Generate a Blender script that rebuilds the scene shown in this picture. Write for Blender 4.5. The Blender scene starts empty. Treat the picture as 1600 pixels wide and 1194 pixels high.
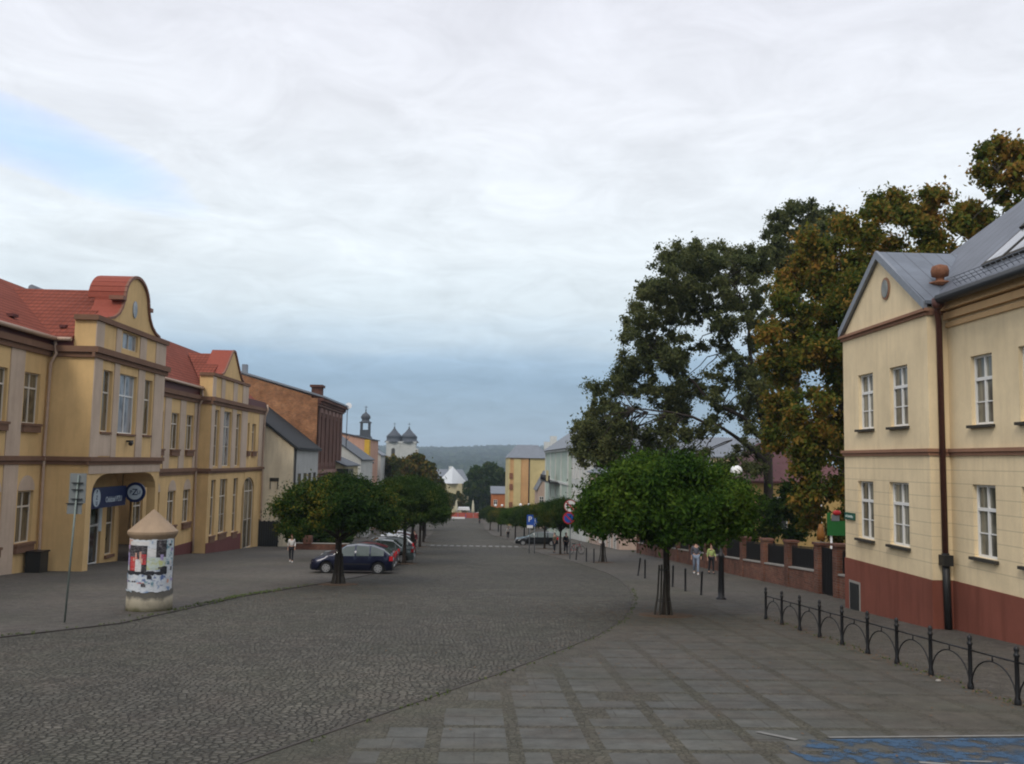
import bpy, math, random
import numpy as np
from mathutils import Vector, Matrix
R = math.radians
random.seed(7)
sc = bpy.context.scene
# ------------------------------------------------------------------ camera
F_PX, PITCH, ROLL, YAW = 1400.0, R(5.0), 0.018, R(2.05)
def cam_vec(a, f, b):                 # right, forward, down in the unrolled camera -> world
    Yp = f*math.cos(PITCH)+b*math.sin(PITCH); Z = f*math.sin(PITCH)-b*math.cos(PITCH)
    return Vector((a*math.cos(YAW)+Yp*math.sin(YAW), -a*math.sin(YAW)+Yp*math.cos(YAW), Z))
cam_d = bpy.data.cameras.new('camera'); cam = bpy.data.objects.new('camera', cam_d)
sc.collection.objects.link(cam); sc.camera = cam
cr, sr = math.cos(ROLL), math.sin(ROLL)
right = cam_vec(cr, 0, -sr); up = -cam_vec(sr, 0, cr); fwd = cam_vec(0, 1, 0)
m = Matrix((right, up, -fwd)).transposed().to_4x4()
cam.matrix_world = m
cam_d.sensor_fit = 'HORIZONTAL'; cam_d.sensor_width = 36; cam_d.lens = F_PX/1600*36
cam_d.clip_start = 0.1; cam_d.clip_end = 12000
# ------------------------------------------------------------------ world
SUN_AZ, SUN_EL = R(205), R(42)        # azimuth from +Y clockwise: light from behind the camera, slightly left
w = bpy.data.worlds.new('World'); sc.world = w; w.use_nodes = True
nt = w.node_tree; N = nt.nodes; Lk = nt.links
for n in list(N): N.remove(n)
def nd(t, **k):
    n = N.new(t)
    for a, v in k.items():
        if a.startswith('i_'):
            key = a[2:]; n.inputs[int(key) if key.isdigit() else key].default_value = v
        else: setattr(n, a, v)
    return n
def mth(op, a, b=None, c=None, clamp=False):
    n = N.new('ShaderNodeMath'); n.operation = op; n.use_clamp = clamp
    for i, v in enumerate((a, b, c)):
        if v is None: continue
        if isinstance(v, (int, float)): n.inputs[i].default_value = v
        else: Lk.new(v, n.inputs[i])
    return n.outputs[0]
def mixc(f, a, b):
    n = N.new('ShaderNodeMix'); n.data_type = 'RGBA'
    for i, v in ((0, f), (6, a), (7, b)):
        if isinstance(v, (int, float, tuple)): n.inputs[i].default_value = v
        else: Lk.new(v, n.inputs[i])
    return n.outputs[2]
def ramp(fac, stops, interp='EASE'):
    n = N.new('ShaderNodeValToRGB'); n.color_ramp.interpolation = interp
    e = n.color_ramp.elements
    while len(e) < len(stops): e.new(0.5)
    for q, (p, c) in zip(e, stops): q.position = p; q.color = tuple(c)+((1,) if len(c) == 3 else ())
    Lk.new(fac, n.inputs[0]); return n.outputs[0]
sky = nd('ShaderNodeTexSky', sky_type='NISHITA', sun_disc=False, sun_elevation=SUN_EL, sun_rotation=SUN_AZ, air_density=1.0, dust_density=1.5)
tc = nd('ShaderNodeTexCoord'); sp = nd('ShaderNodeSeparateXYZ'); Lk.new(tc.outputs['Generated'], sp.inputs[0])
X_, Y_, Z_ = sp.outputs
zc = mth('MAXIMUM', Z_, 0.0)
den = mth('ADD', zc, 0.20)
cx = mth('DIVIDE', X_, den); cy = mth('DIVIDE', Y_, den)
cv = nd('ShaderNodeCombineXYZ'); Lk.new(cx, cv.inputs[0]); Lk.new(cy, cv.inputs[1])
def noise(vec, scale, detail=5, rough=.5, dist=0.):
    n = nd('ShaderNodeTexNoise', i_Scale=scale, i_Detail=detail, i_Roughness=rough, i_Distortion=dist)
    Lk.new(vec, n.inputs['Vector']); return n.outputs[0]
nz1 = noise(cv.outputs[0], 0.55, 6, .55, .4)
nz2 = noise(cv.outputs[0], 1.7, 7, .6, .6)
mp = nd('ShaderNodeMapping'); mp.inputs['Scale'].default_value = (1.2, 1.2, 6); Lk.new(tc.outputs['Generated'], mp.inputs[0])
nz3 = noise(mp.outputs[0], 2.2, 6, .55, .3)
mp2 = nd('ShaderNodeMapping'); mp2.inputs['Scale'].default_value = (3, 3, 15); Lk.new(tc.outputs['Generated'], mp2.inputs[0])
nz4 = noise(mp2.outputs[0], 2.0, 6, .6, .5)
# elevation wobbled by the streaky noise: low grey bank, then bright cloud, greyer zenith
elev = mth('ADD', zc, mth('MULTIPLY', mth('SUBTRACT', nz3, .5), .07))
base = ramp(elev, [(0.0, (.37, .49, .59)), (.05, (.32, .44, .55)), (.088, (.31, .44, .57)), (.110, (.38, .52, .66)), (.132, (.55, .67, .77)),
                   (.165, (.69, .78, .84)), (.22, (.80, .87, .92)), (.36, (.80, .83, .89)), (.50, (.75, .765, .84)), (1.0, (1.1, 1.15, 1.3))], 'LINEAR')
streak = mth('MULTIPLY', mth('SUBTRACT', nz4, .5), .30)
streak = mth('MULTIPLY', streak, ramp(zc, [(0, (.25,)*3), (.12, (.5,)*3), (.2, (1,)*3), (.45, (.55,)*3)]))
nz5 = noise(cv.outputs[0], 4.2, 8, .62, .9)
puff = mth('MULTIPLY', mth('SUBTRACT', nz5, .5), .42)
br = mth('ADD', 1.0, mth('ADD', mth('ADD', streak, puff), mth('MULTIPLY', mth('SUBTRACT', nz1, .5), .16)))
clouds = nd('ShaderNodeVectorMath', operation='SCALE'); Lk.new(base, clouds.inputs[0]); Lk.new(br, clouds.inputs['Scale'])
# blue gap in the cloud, high on the left
az = mth('ARCTAN2', X_, Y_)
ga = mth('DIVIDE', mth('ADD', az, .47), .20); 
ge = mth('DIVIDE', mth('SUBTRACT', mth('ADD', zc, mth('MULTIPLY', az, .22)), .190), .040)
gd = mth('ADD', mth('MULTIPLY', ga, ga), mth('MULTIPLY', ge, ge))
gap = mth('SUBTRACT', mth('ADD', .90, mth('MULTIPLY', mth('SUBTRACT', nz3, .5), 1.6)), gd, clamp=True)
gap2 = mth('SUBTRACT', mth('MULTIPLY', nz2, 1.0), .62, clamp=True)
gap2 = mth('MULTIPLY', gap2, .35)
gap = mth('MULTIPLY', mth('ADD', gap, gap2, clamp=True), .85)
skb = nd('ShaderNodeVectorMath', operation='MULTIPLY'); skb.inputs[1].default_value = (0.135, .135, .135); Lk.new(sky.outputs[0], skb.inputs[0])
blue = nd('ShaderNodeVectorMath', operation='ADD'); blue.inputs[1].default_value = (.22, .34, .66); Lk.new(skb.outputs[0], blue.inputs[0])
col = mixc(gap, clouds.outputs[0], blue.outputs[0])
bg = nd('ShaderNodeBackground', i_Strength=1.0); Lk.new(col, bg.inputs[0])
wo = nd('ShaderNodeOutputWorld'); Lk.new(bg.outputs[0], wo.inputs[0])
# ------------------------------------------------------------------ sun (soft, overcast)
sd = bpy.data.lights.new('sun', 'SUN'); sd.energy = 1.3; sd.angle = R(18); sd.color = (1, .93, .82)
so = bpy.data.objects.new('sun', sd); sc.collection.objects.link(so)
sdir = Vector((math.sin(SUN_AZ)*math.cos(SUN_EL), math.cos(SUN_AZ)*math.cos(SUN_EL), math.sin(SUN_EL)))
so.rotation_euler = sdir.to_track_quat('Z', 'Y').to_euler()
so.location = (0, -20, 40)
sc.view_settings.view_transform = 'Standard'; sc.view_settings.look = 'None'
sc.view_settings.exposure = 0.14; sc.view_settings.gamma = 1.0
sc.render.engine = 'CYCLES'
sc.cycles.max_bounces = 5; sc.cycles.diffuse_bounces = 3; sc.cycles.glossy_bounces = 3; sc.cycles.transmission_bounces = 3
sc.cycles.transparent_max_bounces = 8; sc.cycles.volume_bounces = 0
sc.cycles.filter_width = 2.0 if hasattr(sc.cycles, 'filter_width') else 1.5
# ================================================================== helpers
COL = sc.collection
def zg(y):
    if y < 150: return -(2.95+.063*y)
    if y < 260: return -12.4-.039*(y-150)
    return -16.69-.03*(min(y, 700)-260)
class MB:
    K = 1.0                            # setting-out factor of the block being built
    def __init__(s): s.v = []; s.f = []; s.mi = []; s.sm = []; s.cm = 0
    def pts(s, ps): b = len(s.v); s.v += [tuple(c*MB.K for c in p) for p in ps]; return b
    def face(s, ids, smooth=False): s.f.append(tuple(ids)); s.mi.append(s.cm); s.sm.append(smooth)
    def poly(s, ps): b = s.pts(ps); s.face(range(b, b+len(ps)))
    def hexa(s, p):                   # 8 points: bottom ring 0-3, top ring 4-7
        b = s.pts(p)
        for q in ((0,3,2,1),(4,5,6,7),(0,1,5,4),(1,2,6,5),(2,3,7,6),(3,0,4,7)): s.face([b+i for i in q])
    def box(s, x0, x1, y0, y1, z0, z1):
        s.hexa([(x0,y0,z0),(x1,y0,z0),(x1,y1,z0),(x0,y1,z0),(x0,y0,z1),(x1,y0,z1),(x1,y1,z1),(x0,y1,z1)])
    def fbox(s, F, u0, u1, n0, n1, z0, z1):
        s.hexa([F(u0,n0,z0),F(u1,n0,z0),F(u1,n1,z0),F(u0,n1,z0),F(u0,n0,z1),F(u1,n0,z1),F(u1,n1,z1),F(u0,n1,z1)])
    def prism(s, lo, hi):             # two matching rings
        n = len(lo); b = s.pts(list(lo)+list(hi))
        s.face([b+i for i in reversed(range(n))]); s.face([b+n+i for i in range(n)])
        for i in range(n): j = (i+1) % n; s.face((b+i, b+j, b+n+j, b+n+i))
    def tube(s, path, radii, n=8, smooth=True, cap=True):
        path = [Vector(p) for p in path]; rings = []
        if not hasattr(radii, '__len__'): radii = [radii]*len(path)
        pa = None
        for i, p in enumerate(path):
            d = (path[min(i+1, len(path)-1)]-path[max(i-1, 0)]).normalized()
            a = pa if pa is not None else (Vector((0,0,1)) if abs(d.z) < .9 else Vector((1,0,0)))
            a = (a-d*a.dot(d)).normalized(); pa = a; c = d.cross(a)
            rings.append(s.pts([p+(a*math.cos(t)+c*math.sin(t))*radii[i] for t in [2*math.pi*k/n for k in range(n)]]))
        for a, b in zip(rings, rings[1:]):
            for k in range(n): s.face((a+k, a+(k+1)%n, b+(k+1)%n, b+k), smooth)
        if cap: s.face([rings[0]+k for k in reversed(range(n))]); s.face([rings[-1]+k for k in range(n)])
    def lathe(s, c, prof, n=16, smooth=True, sx=1, sy=1):    # prof: (r, z)
        c = Vector(c); rings = []
        for r, z in prof:
            rings.append(s.pts([c+Vector((r*sx*math.cos(2*math.pi*k/n), r*sy*math.sin(2*math.pi*k/n), z)) for k in range(n)]))
        for a, b in zip(rings, rings[1:]):
            for k in range(n): s.face((a+k, a+(k+1)%n, b+(k+1)%n, b+k), smooth)
        if prof[0][0] > 1e-4: s.face([rings[0]+k for k in reversed(range(n))])
        if prof[-1][0] > 1e-4: s.face([rings[-1]+k for k in range(n)])
    def ball(s, c, r, n=14, k=9, sc=(1,1,1)):
        c = Vector(c)
        s.lathe(c, [(max(r*math.sin(math.pi*i/k), 1e-5), -r*sc[2]*math.cos(math.pi*i/k)) for i in range(k+1)], n, True, sc[0], sc[1])
    def disc(s, c, ax, up_, r, th, n=20, rx=1.0):            # thick disc with axis ax
        c = Vector(c); ax = Vector(ax).normalized(); up_ = Vector(up_); si = ax.cross(up_).normalized(); up_ = si.cross(ax)
        ring = lambda o: [c+ax*o+si*math.cos(2*math.pi*k/n)*r*rx+up_*math.sin(2*math.pi*k/n)*r for k in range(n)]
        s.prism(ring(0), ring(th))
    def build(s, name, mats, parent=None, loc=None):
        me = bpy.data.meshes.new(name)
        o_ = Vector(parent['_w']) if (parent is not None and '_w' in parent.keys()) else Vector((0,0,0))
        if loc is not None and parent is None: o_ = Vector(loc)
        v = np.array([tuple(p) for p in s.v], dtype=float)-np.array(o_)
        me.from_pydata([tuple(p) for p in v.tolist()], [], s.f)
        for m_ in (mats if isinstance(mats, (list, tuple)) else [mats]): me.materials.append(m_)
        me.polygons.foreach_set('material_index', s.mi); me.polygons.foreach_set('use_smooth', s.sm)
        me.update()
        o = bpy.data.objects.new(name, me); COL.objects.link(o)
        if parent is not None:
            o.parent = parent
            if '_w' in parent.keys(): o['_w'] = parent['_w']
        elif loc is not None: o.location = loc
        return o
def tag(o, label=None, cat=None, group=None, kind=None):
    if label: o['label'] = label
    if cat: o['category'] = cat
    if group: o['group'] = group
    if kind: o['kind'] = kind
    return o
def thing(name, loc, label, cat, group=None, rz=0, world=True):
    loc = tuple(c*MB.K for c in loc); o = bpy.data.objects.new(name, None); COL.objects.link(o); o.location = loc; o.rotation_euler = (0, 0, rz)
    o.empty_display_size = .2
    if world: o['_w'] = tuple(loc)
    return tag(o, label, cat, group)
def kids(o): return [c for c in bpy.data.objects if c.parent == o]
def copy_tree(o, parent=None):
    c = o.copy(); COL.objects.link(c)
    if parent is not None: c.parent = parent
    for ch in kids(o): copy_tree(ch, c)
    return c
def FY(x0, sgn): return lambda u, n, z: (x0+sgn*n, u, z)      # wall along the street, n towards the street
def FX(y0): return lambda u, n, z: (u, y0-n, z)               # wall facing the camera
# ------------------------------------------------------------------ materials
class NT:
    def __init__(s, name):
        s.m = bpy.data.materials.new(name); s.m.use_nodes = True; s.t = s.m.node_tree; s.n = s.t.nodes; s.l = s.t.links
        s.p = s.n['Principled BSDF']; s.p.inputs['Specular IOR Level'].default_value = .3
        s.geo = s.n.new('ShaderNodeNewGeometry'); s.tc = s.n.new('ShaderNodeTexCoord')
    def N(s, t, ins=None, **k):
        n = s.n.new(t)
        for a, v in k.items(): setattr(n, a, v)
        for a, v in (ins or {}).items():
            if hasattr(v, 'is_output'): s.l.new(v, n.inputs[a])
            else: n.inputs[a].default_value = v
        return n
    def math(s, op, a, b=0., clamp=False):
        n = s.N('ShaderNodeMath', {0: a, 1: b}, operation=op); n.use_clamp = clamp; return n.outputs[0]
    def mix(s, f, a, b, mode='MIX'):
        c = lambda v: (v if hasattr(v, 'is_output') or len(v) == 4 else tuple(v)+(1,))
        n = s.N('ShaderNodeMix', data_type='RGBA', blend_type=mode)
        for i, v in ((0, f), (6, c(a)), (7, c(b))):
            if hasattr(v, 'is_output'): s.l.new(v, n.inputs[i])
            else: n.inputs[i].default_value = v
        return n.outputs[2]
    def noise(s, scale, detail=4, rough=.55, vec=None, dist=0.):
        n = s.N('ShaderNodeTexNoise', {'Scale': scale, 'Detail': detail, 'Roughness': rough, 'Distortion': dist})
        s.l.new(vec or s.geo.outputs['Position'], n.inputs['Vector']); return n.outputs[0]
    def mapr(s, v, a, b, c=0., d=1.):
        return s.N('ShaderNodeMapRange', {'Value': v, 'From Min': a, 'From Max': b, 'To Min': c, 'To Max': d}).outputs[0]
    def wallvec(s, k=1., scale=(1,1,1)):     # (x+y, z): runs along any axis-aligned wall
        sp = s.N('ShaderNodeSeparateXYZ', {0: s.geo.outputs['Position']})
        return s.N('ShaderNodeCombineXYZ', {0: s.math('ADD', sp.outputs[0], sp.outputs[1]), 1: s.math('MULTIPLY', sp.outputs[2], k)}).outputs[0]
    def bump(s, h, strength=.3, dist=.02):
        b = s.N('ShaderNodeBump', {'Height': h, 'Strength': strength, 'Distance': dist}); s.l.new(b.outputs[0], s.p.inputs['Normal'])
    def col(s, c):
        if hasattr(c, 'is_output'): s.l.new(c, s.p.inputs['Base Color'])
        else: s.p.inputs['Base Color'].default_value = tuple(c)+(1,)
    def rough(s, r):
        if hasattr(r, 'is_output'): s.l.new(r, s.p.inputs['Roughness'])
        else: s.p.inputs['Roughness'].default_value = r
def sc3(c, k): return tuple(x*k for x in c)
def plain(name, c, rough=.6, metal=0., var=.12, scale=6., spec=.3, bump=0.):
    t = NT(name); n = t.noise(scale, 5)
    t.col(t.mix(n, sc3(c, 1-var*1.6), sc3(c, 1+var*1.6))); t.rough(rough); t.p.inputs['Metallic'].default_value = metal
    t.p.inputs['Specular IOR Level'].default_value = spec
    if bump: t.bump(n, bump, .02)
    return t.m
def plaster(name, c, stain=.35, grooves=None):
    t = NT(name); big = t.noise(.45, 6, .65); fine = t.noise(14, 4)
    sp = t.N('ShaderNodeSeparateXYZ', {0: t.geo.outputs['Position']})
    v = t.N('ShaderNodeCombineXYZ', {0: t.math('MULTIPLY', sp.outputs[0], 3.), 1: t.math('MULTIPLY', sp.outputs[1], 3.), 2: t.math('MULTIPLY', sp.outputs[2], .35)}).outputs[0]
    run = t.noise(1., 5, .6, v)
    a = t.mix(t.mapr(big, .3, .7), sc3(c, .84), sc3(c, 1.12))
    a = t.mix(t.math('MULTIPLY', t.mapr(run, .46, .72), stain), a, sc3((c[0]*.62, c[1]*.58, c[2]*.55), 1.))
    a = t.mix(t.math('MULTIPLY', t.mapr(fine, .3, .7), .16), a, sc3(c, .7))
    if grooves:                       # rusticated joints between two heights
        z0, z1, pitch = grooves
        fr = t.math('FRACT', t.math('DIVIDE', t.math('SUBTRACT', sp.outputs[2], z0), pitch))
        g = t.math('LESS_THAN', t.math('ABSOLUTE', t.math('SUBTRACT', fr, .5)), .035)
        g = t.math('MULTIPLY', g, t.math('MULTIPLY', t.math('GREATER_THAN', sp.outputs[2], z0), t.math('LESS_THAN', sp.outputs[2], z1)))
        a = t.mix(t.math('MULTIPLY', g, .45), a, sc3(c, .45))
    t.col(a); t.rough(.92); t.bump(fine, .12, .01); return t.m
def brickmat(name, c1, c2, mortar, bw=.25, bh=.077, stain=.5):
    t = NT(name); v = t.wallvec()
    b = t.N('ShaderNodeTexBrick', {'Vector': v, 'Color1': c1+(1,), 'Color2': c2+(1,), 'Mortar': mortar+(1,), 'Scale': 1., 'Mortar Size': .012, 'Brick Width': bw, 'Row Height': bh, 'Bias': 0.})
    n = t.noise(.7, 6, .65)
    a = t.mix(t.math('MULTIPLY', t.mapr(n, .42, .75), stain), b.outputs[0], sc3(c1, .42))
    a = t.mix(t.math('MULTIPLY', t.mapr(t.noise(2.3, 5), .5, .8), stain*.8), a, sc3(mortar, .85))
    mo = t.noise(.28, 8, .72); mo2 = t.noise(1.6, 6, .7)
    a = t.mix(1., a, t.mix(t.mapr(mo, .36, .64), (.66, .62, .60), (1.22, 1.2, 1.15)), 'MULTIPLY'); a = t.mix(1., a, t.mix(t.mapr(mo2, .36, .64), (.78, .76, .75), (1.18, 1.16, 1.14)), 'MULTIPLY')
    t.col(a); t.rough(.93); t.bump(b.outputs[1], -.25, .01); return t.m
def tilemat(name, c, axis):           # roof tiles: rows up the slope
    t = NT(name); sp = t.N('ShaderNodeSeparateXYZ', {0: t.geo.outputs['Position']})
    u = sp.outputs[1 if axis == 'y' else 0]
    row = t.math('FRACT', t.math('DIVIDE', sp.outputs[2], .24)); colm = t.math('FRACT', t.math('DIVIDE', u, .30))
    h = t.math('ADD', t.math('MULTIPLY', row, -1.), t.math('MULTIPLY', t.math('SINE', t.math('MULTIPLY', u, 6.2832/.30)), .45))
    n = t.noise(.8, 6, .6); n2 = t.noise(5, 5)
    a = t.mix(t.mapr(n, .3, .7), sc3(c, .78), sc3(c, 1.18))
    a = t.mix(t.math('MULTIPLY', t.mapr(n2, .45, .8), .35), a, sc3(c, .5))
    a = t.mix(t.math('MULTIPLY', t.math('LESS_THAN', row, .22), .75), a, sc3(c, .3))
    a = t.mix(t.math('MULTIPLY', t.math('LESS_THAN', colm, .2), .5), a, sc3(c, .4))
    t.col(a); t.rough(.85); t.p.inputs['Specular IOR Level'].default_value = .08; t.bump(h, .8, .04); return t.m
def seammat(name, c, axis, pitch=.55):
    t = NT(name); sp = t.N('ShaderNodeSeparateXYZ', {0: t.geo.outputs['Position']})
    fr = t.math('FRACT', t.math('DIVIDE', sp.outputs[1 if axis == 'y' else 0], pitch))
    s_ = t.math('LESS_THAN', fr, .07)
    n = t.noise(.9, 6, .65)
    a = t.mix(t.mapr(n, .3, .7), sc3(c, .75), sc3(c, 1.2)); a = t.mix(t.math('MULTIPLY', s_, .7), a, sc3(c, .35))
    t.col(a); t.rough(.5); t.p.inputs['Metallic'].default_value = .15; t.bump(s_, .5, .03); return t.m
def glassmat(name, c, rough=.07):
    """pane with a pale net curtain drawn across part of the room behind it"""
    t = NT(name); n = t.noise(1.1, 2); sp = t.N('ShaderNodeSeparateXYZ', {0: t.geo.outputs['Position']})
    u = t.math('ADD', sp.outputs[0], sp.outputs[1])
    v = t.N('ShaderNodeCombineXYZ', {0: t.math('MULTIPLY', u, 1.3), 1: t.math('MULTIPLY', sp.outputs[2], .35)}).outputs[0]
    room = t.noise(1., 2, .5, v); fold = t.math('ADD', .78, t.math('MULTIPLY', t.math('SINE', t.math('ADD', t.math('MULTIPLY', u, 34.), t.math('MULTIPLY', n, 9.))), .22))
    cur = t.N('ShaderNodeVectorMath', {0: tuple(min(.5, x*2.0+.02) for x in c), 'Scale': fold}, operation='SCALE').outputs[0]
    a = t.mix(t.mapr(n, .4, .6), sc3(c, .40), sc3(c, 1.15)); a = t.mix(t.math('MULTIPLY', t.mapr(room, .47, .55), .75), a, cur)
    t.col(a); t.rough(rough); t.p.inputs['Specular IOR Level'].default_value = .6
    return t.m
def leafmat(name, stops, nscale=.9, trans=.25):
    t = NT(name)
    r = t.geo.outputs['Random Per Island']
    n = t.noise(nscale, 4, .6)
    v = t.math('ADD', t.math('MULTIPLY', n, 1.15), t.math('MULTIPLY', t.math('SUBTRACT', r, .5), .42))
    rp = t.N('ShaderNodeValToRGB'); e = rp.color_ramp.elements
    while len(e) < len(stops): e.new(.5)
    for q, (p_, c) in zip(e, stops): q.position = p_; q.color = tuple(c)+(1,)
    t.l.new(v, rp.inputs[0])
    t.col(rp.outputs[0]); t.rough(.7); t.p.inputs['Specular IOR Level'].default_value = .05
    tr = t.N('ShaderNodeBsdfTranslucent', {0: rp.outputs[0]})
    mx = t.N('ShaderNodeMixShader', {0: trans}); t.l.new(t.p.outputs[0], mx.inputs[1]); t.l.new(tr.outputs[0], mx.inputs[2])
    t.l.new(mx.outputs[0], t.n['Material Output'].inputs[0]); return t.m
M = {}
M['yellow'] = plaster('ochre_plaster', (.66, .445, .205)); M['mauve'] = plaster('mauve_plaster', (.52, .40, .30))
M['cornice'] = plaster('brown_cornice', (.19, .105, .065)); M['plinth_red'] = plaster('oxide_red_plinth', (.15, .052, .045))
M['fascia'] = plain('dark_red_fascia', (.10, .028, .025)); M['tile_y'] = tilemat('red_tiles_street', (.235, .066, .042), 'y'); M['tile_x'] = tilemat('red_tiles_cross', (.235, .066, .042), 'x')
M['redmetal'] = plain('red_coping', (.26, .068, .045), .7, spec=.1); M['browncap'] = plain('brown_coping', (.20, .09, .055), .6)
M['gutter'] = plain('buff_metal', (.42, .30, .22), .5); M['white'] = plain('white_paint', (.74, .73, .70), .45, var=.04)
M['buffframe'] = plain('cream_frame', (.62, .55, .46), .5, var=.04)
M['glass_l'] = glassmat('window_glass_brown', (.10, .078, .045)); M['glass_r'] = glassmat('window_glass_grey', (.16, .15, .115)); M['glass_d'] = glassmat('dark_glass', (.03, .032, .03))
M['glass_sky'] = glassmat('skylight_glass', (.20, .21, .22), .12)
M['cream'] = plaster('cream_plaster', (.80, .645, .41), .34, (-2.9, .1, .38)); M['cream2'] = plaster('cream_trim', (.74, .56, .30), .14)
M['orange_trim'] = plaster('peach_trim', (.66, .43, .22), .2); M['redplinth'] = plaster('brick_red_plinth', (.22, .070, .045), .7)
M['stringbrown'] = plaster('brown_string_course', (.30, .16, .10), .3)
M['seam_y'] = seammat('grey_seam_roof_street', (.125, .137, .16), 'y'); M['seam_x'] = seammat('grey_seam_roof_cross', (.14, .158, .185), 'x')
M['greymetal'] = plain('grey_sheet_metal', (.20, .215, .24), .45, .3); M['rustpipe'] = plain('red_brown_downpipe', (.085, .034, .026), .5, var=.3)
M['rust'] = plain('rusty_metal', (.20, .085, .045), .8, var=.4, scale=14); M['black'] = plain('black_paint', (.018, .018, .018), .45, var=.2)
M['iron'] = plain('black_iron', (.014, .014, .015), .4, var=.2); M['darkbox'] = plain('dark_door', (.022, .024, .024), .4)
M['concrete'] = plain('concrete_frame', (.30, .28, .25), .9); M['skinc'] = plain('skin', (.50, .30, .22), .6, var=.05)
M['brick_o'] = brickmat('old_orange_brick', (.44, .19, .08), (.26, .105, .05), (.28, .19, .12), stain=.6)
M['brick_d'] = brickmat('dark_red_brick', (.13, .045, .035), (.10, .04, .03), (.12, .08, .06)); M['brick_w'] = brickmat('garden_wall_brick', (.19, .075, .048), (.11, .042, .030), (.15, .115, .09), .27, .10, stain=.6)
M['pilaster'] = plaster('pinkish_pilaster', (.25, .15, .12)); M['blackroof'] = plain('black_felt_roof', (.022, .024, .026), .85, var=.3, scale=2)
M['oldcream'] = plaster('stained_cream_render', (.74, .64, .46), .6); M['oldwhite'] = plaster('dirty_white_render', (.40, .40, .38), .5)
M['wood'] = plain('weathered_wood', (.045, .04, .032), .9, var=.3, scale=9); M['bark'] = plain('bark', (.035, .027, .021), .95, var=.35, scale=7, bump=.5)
M['soil'] = plain('soil_and_litter', (.085, .055, .035), .95, var=.35, scale=8)
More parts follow.
